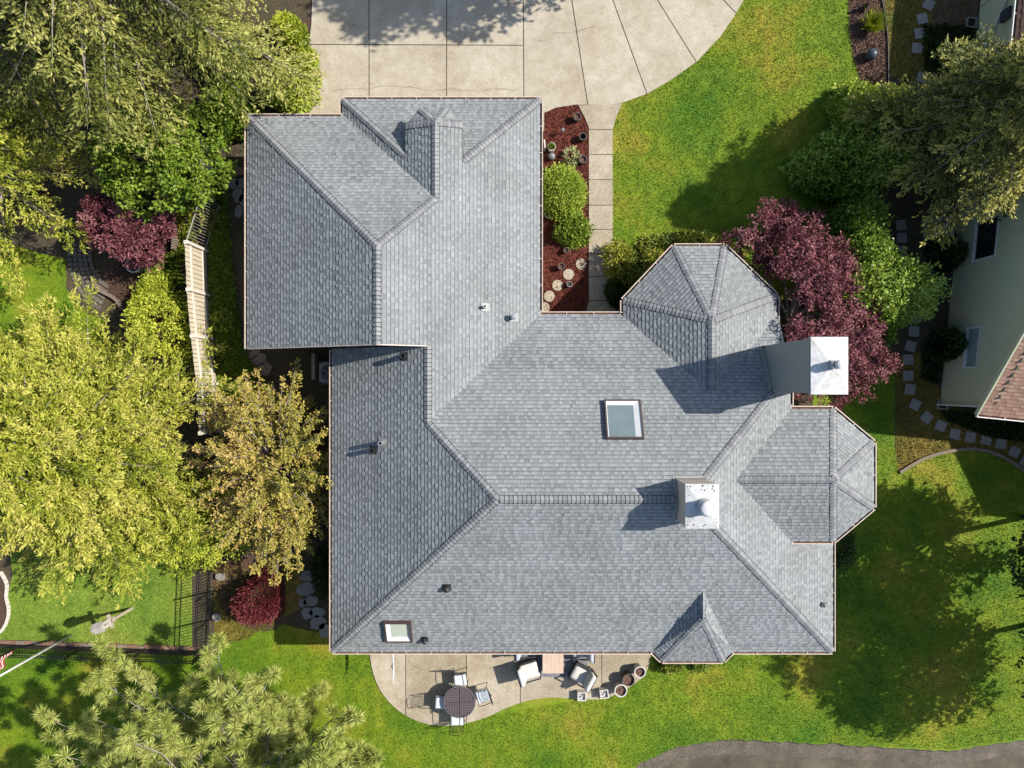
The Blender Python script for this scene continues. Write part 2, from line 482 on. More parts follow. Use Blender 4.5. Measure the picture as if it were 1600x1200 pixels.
L['variegated'] = mat_leaf('variegated_leaves', [(0.0, (0.12, 0.2, 0.04)), (0.5, (0.5, 0.5, 0.2)), (1.0, (0.75, 0.72, 0.42))])
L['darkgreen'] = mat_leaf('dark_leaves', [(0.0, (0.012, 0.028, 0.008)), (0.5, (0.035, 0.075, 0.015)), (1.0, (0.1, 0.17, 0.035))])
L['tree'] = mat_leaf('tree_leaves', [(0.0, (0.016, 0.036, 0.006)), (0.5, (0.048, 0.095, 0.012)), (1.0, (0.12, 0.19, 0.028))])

# ------------------------------------------------------------------ foliage
def leaf_mesh(name, pos, d, nrm, ll, lw, tone, mat):
    n = len(pos)
    d = d / np.maximum(np.linalg.norm(d, axis=1, keepdims=True), 1e-6)
    w = np.cross(d, nrm)
    w = w / np.maximum(np.linalg.norm(w, axis=1, keepdims=True), 1e-6)
    ll = ll[:, None]; lw = lw[:, None]
    v = np.empty((n, 4, 3), dtype=np.float32)
    v[:, 0] = pos
    v[:, 1] = pos + d * ll * 0.5 + w * lw * 0.5
    v[:, 2] = pos + d * ll
    v[:, 3] = pos + d * ll * 0.5 - w * lw * 0.5
    me = bpy.data.meshes.new(name)
    me.vertices.add(4 * n)
    me.vertices.foreach_set('co', v.reshape(-1))
    me.loops.add(4 * n)
    me.loops.foreach_set('vertex_index', np.arange(4 * n, dtype=np.int32))
    me.polygons.add(n)
    me.polygons.foreach_set('loop_start', np.arange(0, 4 * n, 4, dtype=np.int32))
    me.polygons.foreach_set('loop_total', np.full(n, 4, dtype=np.int32))
    me.materials.append(mat)
    a = me.attributes.new('tone', 'FLOAT', 'FACE')
    a.data.foreach_set('value', np.clip(tone, 0, 1).astype(np.float32))
    me.update(calc_edges=True)
    return me

def shoots(name, P0, P1, n, spread, ll, lw, tone, mat, parent, rng, along=0.6, up=0.8, tjit=0.3, tipbias=1.0, grad=0.25):
    """leaves scattered along the shoots P0->P1"""
    P0 = np.asarray(P0, dtype=float); P1 = np.asarray(P1, dtype=float)
    S = len(P0)
    t = rng.random((S, n, 1)) ** (1.0 / tipbias)
    pos = P0[:, None] * (1 - t) + P1[:, None] * t + rng.normal(0, 1, (S, n, 3)) * spread
    sd = P1 - P0
    sd = sd / np.maximum(np.linalg.norm(sd, axis=1, keepdims=True), 1e-6)
    d = sd[:, None] * along + rng.normal(0, 1, (S, n, 3)) * (1 - along) * 0.75
    nr = np.array([0, 0, up]) + rng.normal(0, 0.6, (S, n, 3))
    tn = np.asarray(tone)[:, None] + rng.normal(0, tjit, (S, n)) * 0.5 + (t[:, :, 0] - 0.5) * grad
    N = S * n
    me = leaf_mesh(name, pos.reshape(N, 3), d.reshape(N, 3), nr.reshape(N, 3), ll * (0.6 + 0.8 * rng.random(N)), lw * (0.6 + 0.8 * rng.random(N)), tn.reshape(N), mat)
    o = bpy.data.objects.new(name, me)
    return link(o, parent)

def conifer(name, label, base, h, r, z0, nb, mat, seed, droop=0.35, rise=0.2, leaf=(0.2, 0.055), nleaf=9, twig_gap=0.17, lean=(0, 0), trunk_r=0.2, group=None, squash=(1, 1), tipcol=0.15, twigmat='twig', power=0.8, tuft=False):
    rng = np.random.default_rng(seed)
    t = thing(name, label, 'tree', (base[0], base[1], 0), 0, group)
    mb = MB()
    npt = 7
    mb.tube([(lean[0] * q / (npt - 1), lean[1] * q / (npt - 1), h * 0.97 * q / (npt - 1)) for q in range(npt)],
            [trunk_r * (1 - 0.9 * q / (npt - 1)) for q in range(npt)], 9)
    mb.build('trunk', M['bark'], t, True)
    br = MB()
    A, B, T = [], [], []
    for i in range(nb):
        fr = (i + rng.random()) / nb
        zb = z0 + (h - z0) * fr ** 0.95
        Lb = r * (max(1 - fr, 0) ** power) * (0.68 + 0.5 * rng.random()) + 0.2
        az = i * 2.39996 + rng.normal(0, 0.35)
        ca, sa = math.cos(az) * squash[0], math.sin(az) * squash[1]
        x0, y0 = lean[0] * zb / h, lean[1] * zb / h
        dr = droop * (0.6 + 0.8 * rng.random())
        ri = rise * (0.5 + rng.random())
        def pt(q):
            return np.array([x0 + ca * Lb * q, y0 + sa * Lb * q, zb + Lb * (ri * q - dr * q * q)])
        br.tube([pt(q) for q in (0, 0.35, 0.7, 1.0)], [0.012 + 0.011 * Lb, 0.01 + 0.008 * Lb, 0.008 + 0.003 * Lb, 0.004], 4, False)
        tb = 0.45 + rng.normal(0, 0.2)
        nt_ = max(4, int(Lb / twig_gap))
        for j in range(nt_):
            q = 0.16 + 0.84 * (j + rng.random() * 0.8) / nt_
            p = pt(q)
            for sgn in (-1, 1):
                a2 = az + sgn * ((0.25 + 0.6 * rng.random()) if tuft else (0.55 + 0.6 * rng.random()))
                tl = (Lb * 0.34 * (1.05 - 0.75 * q) + 0.16) * (0.6 + 0.7 * rng.random())
                e = p + np.array([math.cos(a2) * tl, math.sin(a2) * tl, tl * ((0.05 + 0.4 * rng.random()) if tuft else (-0.12 - 0.3 * rng.random()))])
                A.append(p); B.append(e); T.append(tb + tipcol * (q - 0.4) + rng.normal(0, 0.08))
        A.append(pt(0.8)); B.append(pt(1.06)); T.append(tb + tipcol)
    br.build('branch', M[twigmat], t)
    if tuft:
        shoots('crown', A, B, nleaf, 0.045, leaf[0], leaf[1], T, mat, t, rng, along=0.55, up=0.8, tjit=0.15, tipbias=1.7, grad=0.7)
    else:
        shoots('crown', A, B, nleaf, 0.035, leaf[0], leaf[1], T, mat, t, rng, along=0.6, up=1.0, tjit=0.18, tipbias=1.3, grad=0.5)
    return t

def lumpy(rng, nl=9, amp=0.22):
    dirs = rng.normal(0, 1, (nl, 3)); dirs /= np.linalg.norm(dirs, axis=1, keepdims=True)
    am = rng.normal(0, amp, nl)
    def f(u):
        c = np.clip(u @ dirs.T, 0, 1) ** 3
        return 1.0 + c @ am
    return f

def broadleaf(name, label, base, h, rx, ry, rz, mat, seed, K=90, rc=0.5, m=14, n=9, leaf=(0.13, 0.085), trunk_r=0.1, cat='tree', group=None, tj=0.2, sprawl=0.25, limbs=8, hollow=0.35, z_lo=-0.55, twigmat='bark', off=(0, 0), keepout=None, shear=0.0):
    """a tree whose crown is made of leaf clumps round limbs"""
    rng = np.random.default_rng(seed)
    t = thing(name, label, cat, (base[0], base[1], 0), 0, group)
    zc = h - rz
    lf = lumpy(rng, 12, 0.2)
    u = rng.normal(0, 1, (K * 3, 3)); u /= np.linalg.norm(u, axis=1, keepdims=True)
    u = u[u[:, 2] > z_lo][:K]
    rad = (hollow + (1 - hollow) * rng.random(len(u)) ** 0.5) * lf(u)
    C = u * rad[:, None] * np.array([rx, ry, rz]) + np.array([off[0], off[1], zc])
    C[:, 0] -= shear * C[:, 1]
    if keepout:
        ok = np.array([not keepout(c[0] + base[0], c[1] + base[1]) for c in C])
        C, u = C[ok], u[ok]
    mb = MB()
    mb.tube([(0, 0, 0), (0.03, 0.02, zc * 0.5), (off[0] * 0.5, off[1] * 0.5, zc * 0.95)], [trunk_r * 1.25, trunk_r, trunk_r * 0.7], 8)
    mb.build('trunk', M['bark'], t, True)
    lb = MB()
    for i in range(min(limbs * 4, len(C))):
        c = C[i]
        a = np.array([off[0] * 0.3, off[1] * 0.3, zc * 0.6])
        mid = a * 0.5 + c * 0.5 + np.array([0, 0, -0.1 * rz])
        lb.tube([a, mid, c], [trunk_r * 0.45, trunk_r * 0.25, 0.008], 4, False)
    lb.build('branch', M[twigmat], t)
    dd = rng.normal(0, 1, (len(C), m, 3)) + np.array([0, 0, 0.5]) + u[:, None] * 0.5
    dd /= np.linalg.norm(dd, axis=2, keepdims=True)
    rr = rc * (0.6 + 0.7 * rng.random((len(C), m, 1)))
    P1 = (C[:, None] + dd * rr * np.array([1, 1, 0.8])).reshape(-1, 3)
    P0 = (C[:, None] + dd * rr * 0.25).reshape(-1, 3)
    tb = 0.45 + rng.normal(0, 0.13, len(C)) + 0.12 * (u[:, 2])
    T = np.repeat(tb, m)
    keep = P1[:, 2] > 0.05
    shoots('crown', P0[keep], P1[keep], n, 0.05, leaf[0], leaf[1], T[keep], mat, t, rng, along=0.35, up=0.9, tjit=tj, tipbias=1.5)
    return t

def shrub(name, label, base, rx, ry, h, mat, seed, S=900, n=6, leaf=(0.09, 0.055), lump=0.22, cat='shrub', group=None, shell=0.22, along=0.5, rz=0.0, nl=14, stems=5, tj=0.25):
    """a domed bush: short leafy shoots all over an uneven dome, stems inside"""
    rng = np.random.default_rng(seed)
    t = thing(name, label, cat, (base[0], base[1], 0), rz, group)
    u = rng.normal(0, 1, (S, 3)); u[:, 2] = np.abs(u[:, 2]); u /= np.linalg.norm(u, axis=1, keepdims=True)
    lf = lumpy(rng, nl, lump)
    rad = lf(u) * (1 + rng.normal(0, 0.05, S))
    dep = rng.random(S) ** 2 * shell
    sc = np.array([rx, ry, h])
    P1 = u * (rad * (1 - dep))[:, None] * sc
    P0 = P1 - (u * sc) * 0.2
    P0[:, 2] = np.maximum(P0[:, 2], 0.03)
    P1[:, 2] = np.maximum(P1[:, 2], 0.05)
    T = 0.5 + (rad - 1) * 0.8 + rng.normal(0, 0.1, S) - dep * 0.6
    st = MB()
    for i in range(stems):
        e = P1[i] * 0.85
        st.tube([(0, 0, 0), e * 0.5 + np.array([0, 0, 0.05]), e], [0.03, 0.02, 0.006], 5, False)
    st.build('stem', M['bark'], t)
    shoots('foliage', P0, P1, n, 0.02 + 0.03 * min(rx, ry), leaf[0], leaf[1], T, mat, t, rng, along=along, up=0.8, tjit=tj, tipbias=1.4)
    return t

def grass_patch(name, label, polys, holes, count, mat, seed, ll=0.055, lw=0.02, kind='stuff', zbase=0.008, cat='grass'):
    rng = np.random.default_rng(seed)
    def inside(P, poly):
        x, y = P[:, 0], P[:, 1]
        c = np.zeros(len(P), bool)
        for i in range(len(poly)):
            (x1, y1), (x2, y2) = poly[i], poly[(i + 1) % len(poly)]
            if y1 == y2: continue
            k = ((y1 > y) != (y2 > y)) & (x < (x2 - x1) * (y - y1) / (y2 - y1) + x1)
            c ^= k
        return c
    pts = []
    areas = [abs(area2(p)) for p in polys]
    for p, a in zip(polys, areas):
        q = np.array(p)
        lo, hi = q.min(0), q.max(0)
        bb = (hi - lo).prod()
        P = lo + rng.random((int(count * a / sum(areas) * bb / a), 2)) * (hi - lo)
        k = inside(P, p)
        for hpoly in holes:
            k &= ~inside(P, hpoly)
        pts.append(P[k])
    P = np.concatenate(pts)
    N = len(P)
    pos = np.column_stack([P, np.full(N, zbase)])
    d = rng.normal(0, 1, (N, 3)); d[:, 2] = 0.55 + 0.6 * rng.random(N)
    nr = rng.normal(0, 1, (N, 3))
    me = leaf_mesh(name, pos, d, nr, ll * (0.5 + rng.random(N)), lw * (0.6 + 0.8 * rng.random(N)), 0.5 + rng.normal(0, 0.16, N), mat)
    o = bpy.data.objects.new(name, me)
    link(o)
    return tag(o, label, cat, None, kind)

# ------------------------------------------------------------------ ground, lawns, beds, water
def sheet(name, poly, z, mat, kind='structure', tone=0.5):
    mb = MB()
    mb.face([(x, y, z) for x, y in ccw(list(poly))], tone)
    o = mb.build(name, mat)
    o['kind'] = kind
    return o

pond_edge_px = [(905, 1262), (985, 1203), (1020, 1183), (1070, 1165), (1130, 1157), (1200, 1158), (1260, 1161), (1320, 1163), (1380, 1168), (1440, 1171), (1490, 1172), (1540, 1164), (1600, 1156), (1680, 1148), (1800, 1150)]
pe = smooth(G(pond_edge_px), 6, False)
rr_ = random.Random(3)
pe = [(x + rr_.uniform(-.04, .04), y + rr_.uniform(-.04, .04)) for x, y in pe]
pond = pe + [(60, -22), (60, -70), (-20, -70), (-6, -30)]
import bmesh
bm = bmesh.new()
outer = [(-700, -700), (700, -700), (700, 700), (-700, 700)]
loops = []
for loop in (outer, pond):
    vs = [bm.verts.new((x, y, 0)) for x, y in loop]
    loops += [bm.edges.new((vs[i], vs[(i + 1) % len(vs)])) for i in range(len(vs))]
bmesh.ops.triangle_fill(bm, use_beauty=True, use_dissolve=False, edges=loops)
for f in bm.faces:
    if f.normal.z < 0: f.normal_flip()
me = bpy.data.meshes.new('ground'); bm.to_mesh(me); bm.free()
me.materials.append(M['soil'])
go = bpy.data.objects.new('ground', me); link(go); go['kind'] = 'structure'
# sloping muddy bank and water
mb = MB()
cen = (20.0, -45.0)
def inset(p, d):
    v = Vector((cen[0] - p[0], cen[1] - p[1]));
    w = Vector((0.1, -1.0)); w.normalize()
    return (p[0] + w.x * d, p[1] + w.y * d)
pp = list(pond)
for i in range(len(pe) - 1):
    for d0, d1, z0, z1 in ((0, 0.12, 0.0, -0.14), (0.12, 0.9, -0.14, -0.3)):
        a0, b0 = inset(pe[i], d0), inset(pe[i + 1], d0)
        a1, b1 = inset(pe[i], d1), inset(pe[i + 1], d1)
        mb.face([(a0[0], a0[1], z0), (a1[0], a1[1], z1), (b1[0], b1[1], z1), (b0[0], b0[1], z0)][::-1])
mb.build('pond_bank', M['mud'], kind='structure')
sheet('pond', [(x, y) for x, y in pond], -0.26, M['water'])

drive_px = [(490, -40), (487, 40), (480, 90), (462, 175), (455, 205), (850, 205), (850, 177), (868, 169), (900, 164), (918, 164), (945, 165), (970, 162), (1011, 147), (1050, 124), (1088, 97), (1125, 58), (1148, 24), (1162, 0), (1172, -40)]
drive = ccw(G(drive_px))
walk_px = [(903, 164), (945, 165), (972, 162), (963, 182), (957, 203), (957, 470), (962, 486), (962, 520), (915, 520), (916, 486), (920, 470), (920, 200), (914, 185)]
walk = ccw(G(walk_px))
patio_px = [(578, 985), (578, 1022), (583, 1050), (593, 1075), (610, 1098), (634, 1117), (662, 1129), (690, 1133), (720, 1131), (760, 1120), (792, 1105), (825, 1094), (860, 1089), (900, 1091), (935, 1092), (962, 1085), (985, 1072), (1008, 1052), (1016, 1030), (1018, 985)]
patio = ccw(smooth(G(patio_px[1:-1]), 3, False) + [at(1018, 940), at(578, 940)])

front_lawn = G([(957, 160), (1011, 147), (1050, 124), (1088, 97), (1125, 58), (1148, 24), (1165, -40), (1324, -40), (1327, 50), (1333, 90), (1341, 118), (1345, 200), (1330, 330), (1300, 460), (1215, 470), (1140, 400), (1010, 400), (957, 400)])
back_lawn = [(12.0, 0.9)] + G([(1398, 575), (1398, 700), (1404, 738), (1440, 717), (1480, 706), (1520, 702), (1560, 712), (1600, 737), (1760, 830), (1900, 1150)]) + list(reversed(pe)) + G([(700, 1400), (-300, 1500), (-300, 1012), (0, 1012), (330, 1026), (352, 1006), (385, 998), (430, 972), (480, 985), (520, 990), (560, 900), (1270, 900), (1270, 600)])
left_lawn = G([(16, 860), (20, 900), (13, 930), (15, 955), (8, 980), (-60, 1003), (100, 1002), (240, 1010), (300, 1012), (300, 880), (200, 840)])
upper_left_lawn = G([(-150, 330), (60, 395), (105, 405), (103, 450), (125, 480), (165, 495), (150, 600), (-150, 600)])
sheet('front_lawn', front_lawn, 0.006, M['lawn'])
sheet('back_lawn', back_lawn, 0.006, M['lawn'])
sheet('left_lawn', left_lawn, 0.006, M['lawn2'])
sheet('upper_left_lawn', upper_left_lawn, 0.006, M['lawn'])
moss = G([(1398, 560), (1400, 735), (1440, 716), (1480, 705), (1520, 700), (1600, 735), (1600, 680), (1500, 640), (1460, 600), (1455, 545)])
sheet('moss_strip', moss, 0.004, M['moss'])
moss2 = G([(1383, 0), (1385, 120), (1450, 130), (1470, 60), (1520, 30), (1520, -30), (1383, -30)])
sheet('mossy_ground', moss2, 0.004, M['moss'])
moss3 = G([(335, 880), (335, 1000), (352, 1006), (385, 998), (430, 972), (470, 950), (480, 900), (440, 880)])
sheet('mossy_corner', moss3, 0.004, M['moss'])

def bark_bed(name, poly, mat, z=0.01):
    return sheet(name, poly, z, mat, 'structure', 0.42)
red_bed_px = [(845, 180), (868, 169), (900, 164), (906, 172), (914, 188), (920, 203), (920, 470), (915, 495), (845, 495)]
bark_bed('mulch_bed', G(red_bed_px), M['redmulch'])
bark_bed('entry_bed', G([(957, 440), (957, 470), (962, 490), (1010, 490), (1060, 380), (1010, 395), (957, 400)]), M['redmulch'], 0.011)
pink_bed = G([(1324, -40), (1327, 50), (1333, 90), (1341, 118), (1345, 150), (1386, 150), (1384, 40), (1376, 0), (1373, -40)])
bark_bed('bark_strip', pink_bed, M['pinkmulch'], 0.012)
bark_bed('bark_patch', G([(1470, 60), (1455, 40), (1470, -30), (1530, -30), (1525, 40)]), M['pinkmulch'], 0.012)
bark_bed('side_bed', smooth(G([(150, 440), (160, 420), (185, 400), (250, 340), (290, 290), (320, 320), (300, 500), (240, 560), (200, 500), (172, 470)]), 3), M['mulch'], 0.012)
bark_bed('corner_bed', smooth(G([(-40, 890), (5, 900), (12, 930), (14, 955), (6, 980), (-40, 1000)]), 3), M['mulch'], 0.012)
bark_bed('shrub_bed', smooth(G([(340, 880), (420, 870), (445, 900), (440, 975), (400, 985), (355, 960), (335, 920)]), 3), M['mulch'], 0.008)
bark_bed('hedge_strip', G([(455, 30), (485, 30), (480, 90), (460, 180), (420, 178)]), M['mulch'], 0.012)

# bark chips: a loose layer nobody could count
def chips(name, label, poly, count, mat, seed, size=0.07):
    o = grass_patch(name, label, [poly], [], count, mat, seed, size, size * 0.5, 'stuff', 0.016, 'bark')
    return o
chips('bark_chips', 'loose red bark chips in the bed along the walkway', G(red_bed_px), 9000, M['redmulch'], 5)
chips('bark_chips', 'loose pinkish bark chips in the strip beside the front lawn', pink_bed, 6000, M['pinkmulch'], 6)
chips('bark_chips', 'loose brown bark chips in the bed by the cream fence', G([(160, 440), (250, 340), (320, 320), (300, 500), (200, 500)]), 5000, M['mulch'], 8)

# grass blades, one uncountable layer for each lawn
grass_patch('grass', 'short patchy grass blades of the lawn beyond the walkway', [front_lawn], [], 75000, M['lawn'], 11)
bl_view = [p for p in G([(430, 972), (570, 985), (578, 1022), (610, 1100), (690, 1136), (780, 1115), (900, 1094), (1000, 1065), (1020, 1000), (1300, 980), (1300, 640), (1398, 575), (1398, 700), (1404, 738), (1440, 717), (1480, 706), (1520, 702), (1560, 712), (1620, 745), (1640, 1146), (1540, 1162), (1490, 1170), (1380, 1166), (1200, 1156), (1070, 1163), (985, 1201), (985, 1230), (-30, 1230), (-30, 1013), (330, 1028), (352, 1006)])]
grass_patch('grass', 'short patchy grass blades of the lawn between the patio and the pond', [bl_view], [], 175000, M['lawn'], 12)
grass_patch('grass', 'pale green grass blades of the lawn round the birdhouse post', [left_lawn], [], 34000, M['lawn2'], 13)
grass_patch('grass', 'grass blades of the shaded lawn left of the paved path', [upper_left_lawn], [], 14000, M['lawn'], 14)
grass_patch('moss_tufts', 'yellowish moss and weed tufts along the stepping stones by the green house', [moss], [], 9000, M['moss'], 15, 0.06, 0.03, cat='moss')
grass_patch('moss_tufts', 'mossy weed tufts round the pale stepping stones in the top right corner', [moss2], [], 6000, M['moss'], 16, 0.06, 0.03, cat='moss')
grass_patch('moss_tufts', 'yellowish moss tufts round the crimson bush', [moss3], [], 6000, M['moss'], 17, 0.06, 0.03, cat='moss')

def groundcover(name, label, poly, count, mat, seed, ll=0.12, lw=0.07):
    return grass_patch(name, label, [poly], [], count, mat, seed, ll, lw, 'stuff', 0.03, 'ground cover')
groundcover('ground_cover', 'low green ground cover between the cream fence and the garage', G([(325, 300), (355, 300), (362, 400), (372, 480), (380, 545), (420, 600), (400, 640), (345, 640), (330, 470)]), 12000, L['green'], 21)
groundcover('ground_cover', 'dark low ivy against the foot of the green house wall', G([(1470, 640), (1600, 660), (1600, 690), (1540, 680), (1480, 655)]), 5000, L['darkgreen'], 22)
groundcover('ground_cover', 'dark low plants in the shade of the green house', G([(1440, 540), (1470, 540), (1465, 600), (1440, 590)]), 1800, L['darkgreen'], 23)
groundcover('ground_cover', 'dark low plants beside the downspout drain', G([(1440, 40), (1520, 40), (1520, 120), (1445, 110)]), 2600, L['darkgreen'], 24)

# ------------------------------------------------------------------ driveway, walkway and patio slabs
def slabs(root_name, outline, cells, mat, z0, z1, joint_z, gap=0.018):
    root = sheet(root_name, outline, joint_z, M['joint'])
    for planes in cells:
        p = outline
        for nx, ny, d in planes:
            p = clip(p, nx, ny, d - gap)
            if len(p) < 3: break
        if len(p) < 3 or abs(area2(p)) < 0.02: continue
        mb = MB()
        mb.prism(p, z0, z1, random.uniform(0.25, 0.8))
        mb.build('slab', mat, root)
    return root

def hp(a, b, side):
    """half plane left (+1) or right (-1) of the pixel line a->b"""
    (x0, y0), (x1, y1) = at(*a), at(*b)
    dx, dy = x1 - x0, y1 - y0
    l = math.hypot(dx, dy)
    nx, ny = -dy / l, dx / l
    d = nx * x0 + ny * y0
    return (nx, ny, d) if side < 0 else (-nx, -ny, -d)

J = [((577, -60), (577, 220)), ((698, -60), (698, 220)), ((817, -60), (819, 220)), ((884, -60), (919, 170)), ((935, -60), (1018, 168)), ((989, -60), (1100, 118)), ((1070, -60), (1158, 30))]
cells = []
for i in range(len(J) + 1):
    pl = []
    if i > 0: pl.append(hp(J[i - 1][0], J[i - 1][1], +1))     # pixel lines run downwards: right of the joint
    if i < len(J): pl.append(hp(J[i][0], J[i][1], -1))
    if i <= 2:
        cells.append(pl + [hp((400, 70), (900, 72), +1)])
        cells.append(pl + [hp((400, 70), (900, 72), -1)])
    else:
        cells.append(pl)
drv = slabs('driveway', drive, cells, M['concrete'], 0.0, 0.05, 0.036)
rng_k = random.Random(21)
def crack(pts_px, w=0.012):
    p = smooth(G(pts_px), 6, False)
    p = [(x + rng_k.uniform(-.03, .03), y + rng_k.uniform(-.03, .03)) for x, y in p]
    mb = MB()
    for i in range(len(p) - 1):
        (xa, ya), (xb, yb) = p[i], p[i + 1]
        d = Vector((xb - xa, yb - ya)).normalized(); n = Vector((-d.y, d.x)) * w * rng_k.uniform(0.4, 1.0)
        mb.face([(xa - n.x, ya - n.y, 0.054), (xb - n.x, yb - n.y, 0.054), (xb + n.x, yb + n.y, 0.054), (xa + n.x, ya + n.y, 0.054)])
    mb.build('crack', M['joint'], drv)
crack([(522, 143), (545, 139), (575, 140)], 0.007); crack([(580, 139), (605, 135), (640, 137), (670, 142), (697, 141)], 0.008); crack([(702, 140), (740, 143), (775, 140), (812, 142)], 0.008)
crack([(866, 52), (895, 51), (930, 42)], 0.008); crack([(835, 65), (855, 64)], 0.007); crack([(990, 30), (1005, 22)], 0.006)
ys = [203, 242, 281, 321, 359, 397, 432, 470]
cells = []
for i in range(len(ys) + 1):
    pl = []
    if i > 0: pl.append(hp((800, ys[i - 1]), (1100, ys[i - 1]), -1))
    if i < len(ys): pl.append(hp((800, ys[i]), (1100, ys[i]), +1))
    cells.append(pl)
slabs('walkway', walk, cells, M['aggregate'], 0.0, 0.046, 0.034, 0.014)
xs = [634, 729, 813, 940]
cells = []
for i in range(len(xs) + 1):
    pl = []
    if i > 0: pl.append(hp((xs[i - 1], 900), (xs[i - 1], 1200), +1))
    if i < len(xs): pl.append(hp((xs[i], 900), (xs[i], 1200), -1))
    cells.append(pl)
slabs('patio', patio, cells, M['aggregate'], 0.0, 0.05, 0.038, 0.014)

# ------------------------------------------------------------------ the house
P_ = 0.55
def pl(a, b, c): return (a, b, c)          # z = a x + b y + c
MW = pl(P_, 0, 2.75 + P_ * 6.33); MS = pl(0, P_, 2.75 + P_ * 9.42); ME = pl(-P_, 0, 2.75 + P_ * 11.29)
MN = pl(0, -P_, 2.68 + P_ * 2.45); GE = pl(-P_, 0, 2.68 + P_ * 0.98); GW = pl(P_, 0, 2.75 + P_ * 9.32)
N1 = pl(0, -P_, 2.75 + P_ * 9.42); N2 = pl(0, -P_, 2.68 + P_ * 10.05); FW = pl(P_, 0, 2.68 + P_ * 5.99)
BN = pl(0, -P_, 3.79 + P_ * -0.85); BS = pl(0, P_, 3.79 + P_ * 5.3)
TW = pl(P_, 0, 2.72 - P_ * 3.93); TE = pl(-P_, 0, 2.72 + P_ * 9.33)
def X3(p, q, r):
    A = np.array([[p[0], p[1], -1], [q[0], q[1], -1], [r[0], r[1], -1]]); b = -np.array([p[2], q[2], r[2]])
    return tuple(np.linalg.solve(A, b))
def XV(p, q, axis, val):
    """planes p and q at x=val or y=val"""
    if axis == 'x':
        A = np.array([[p[1], -1], [q[1], -1]]); b = -np.array([p[2] + p[0] * val, q[2] + q[0] * val])
        y, z = np.linalg.solve(A, b); return (val, y, z)
    A = np.array([[p[0], -1], [q[0], -1]]); b = -np.array([p[2] + p[1] * val, q[2] + q[1] * val])
    x, z = np.linalg.solve(A, b); return (x, val, z)
def on(p, x, y): return (x, y, p[0] * x + p[1] * y + p[2])
def ray(u, v, p):
    dx, dy = (u - 800) / F, (600 - v) / F
    # point = s*(dx,dy), z = H - s
    s = (H - p[2]) / (1 + p[0] * dx + p[1] * dy)
    return (dx * s, dy * s, H - s)

house = thing('house', 'large house with a grey shingled hip roof in the middle of the garden', 'house')

WP = X3(MW, MS, MN); EP = X3(ME, MS, MN); P2 = X3(MW, MN, GE)
YG = 1.24
GR = X3(GW, GE, N1); FA = X3(GE, FW, N2); FV = X3(GE, N1, FW)
BR = X3(BN, BS, ME); TR = X3(TW, TE, MN)
A_d = on(GE, FA[0], 8.55)
d1, d2, d3, d4 = on(FW, -3.55, 8.63), (-3.08, 9.2, 4.06), (-2.2, 9.2, 4.06), on(GE, -1.65, 8.63)
A_b = (10.3, -3.075, BR[2])
b1, b2, b3, b4 = (10.85, -0.85, 3.79), (12.2, -1.98, 3.79), (12.2, -4.17, 3.79), (10.85, -5.3, 3.79)
A_t = (6.63, 2.11, TR[2])
t1, t2, t3, t4 = (3.93, 2.95, 2.72), (5.72, 4.85, 2.72), (7.5, 4.85, 2.72), (9.33, 3.1, 2.72)
A_s = (6.35, -7.84, 4.13); R_s = (6.35, -6.91, 4.13)
s0, s1, s2, s3 = (4.95, -9.42, 2.75), (5.3, -9.76, 2.72), (7.44, -9.76, 2.72), (7.76, -9.42, 2.75)
hx = XV(MN, ME, 'x', 9.4)

slopes = {
 'MW': [on(MW, -6.33, -9.42), WP, P2, XV(MW, GE, 'y', YG), on(MW, -6.33, YG)],
 'MS': [on(MS, -6.33, -9.42), on(MS, 11.29, -9.42), EP, WP],
 'ME': [EP, on(ME, 11.29, -9.42), on(ME, 11.29, -0.87), on(ME, 9.4, -0.87), hx],
 'MN': [P2, WP, EP, hx, on(MN, 9.4, 2.45), on(MN, 0.98, 2.45)],
 'GE': [on(GE, 0.98, 10.05), FA, (d4[0], XV(GE, N2, 'x', d4[0])[1], d4[2]), d4, A_d, FV, GR, XV(GW, GE, 'y', YG), XV(MW, GE, 'y', YG), P2, on(GE, 0.98, 2.45)],
 'GW': [on(GW, -9.32, YG), XV(GW, GE, 'y', YG), GR, on(GW, -9.32, 9.42)],
 'N1': [on(N1, -9.32, 9.42), GR, FV, XV(N1, FW, 'y', 9.42)],
 'N2': [on(N2, -5.99, 10.05), FA, on(N2, 0.98, 10.05)],
 'FW': [on(FW, -5.99, 10.05), on(FW, -5.99, 9.42), XV(N1, FW, 'y', 9.42), FV, A_d, d1, XV(FW, N2, 'x', d1[0])],
 'D1': [A_d, d2, d1], 'D2': [A_d, d3, d2], 'D3': [A_d, d4, d3],
 'BN': [BR, A_b, b1, XV(BN, ME, 'y', -0.85)],
 'BS': [BR, XV(BS, ME, 'y', -5.3), b4, A_b],
 'B1': [A_b, b2, b1], 'B2': [A_b, b3, b2], 'B3': [A_b, b4, b3],
 'TW': [t1, XV(TW, MN, 'x', 3.93), TR, A_t], 'TE': [A_t, TR, XV(TE, MN, 'x', 9.33), t4],
 'T1': [A_t, t2, t1], 'T2': [A_t, t3, t2], 'T3': [A_t, t4, t3],
 'S1': [A_s, R_s, s0], 'S2': [A_s, s0, s1], 'S3': [A_s, s1, s2], 'S4': [A_s, s2, s3], 'S5': [A_s, s3, R_s],
}
# GE: the hip to the dormer replaces the apex
g = slopes['GE']
slopes['GE'] = [g[0], g[2], g[3], g[4], g[5], g[6], g[7], g[8], g[9], g[10]]

def plane_of(poly):
    P = np.array(poly)
    n = np.zeros(3)
    for i in range(len(P)):
        n += np.cross(P[i], P[(i + 1) % len(P)])
    n /= np.linalg.norm(n)
    if n[2] < 0: n = -n
    up = np.array([0, 0, 1.0]) - n * n[2]
    up /= np.linalg.norm(up)
    ho = np.cross(up, n)
    return P[0], n, up, ho

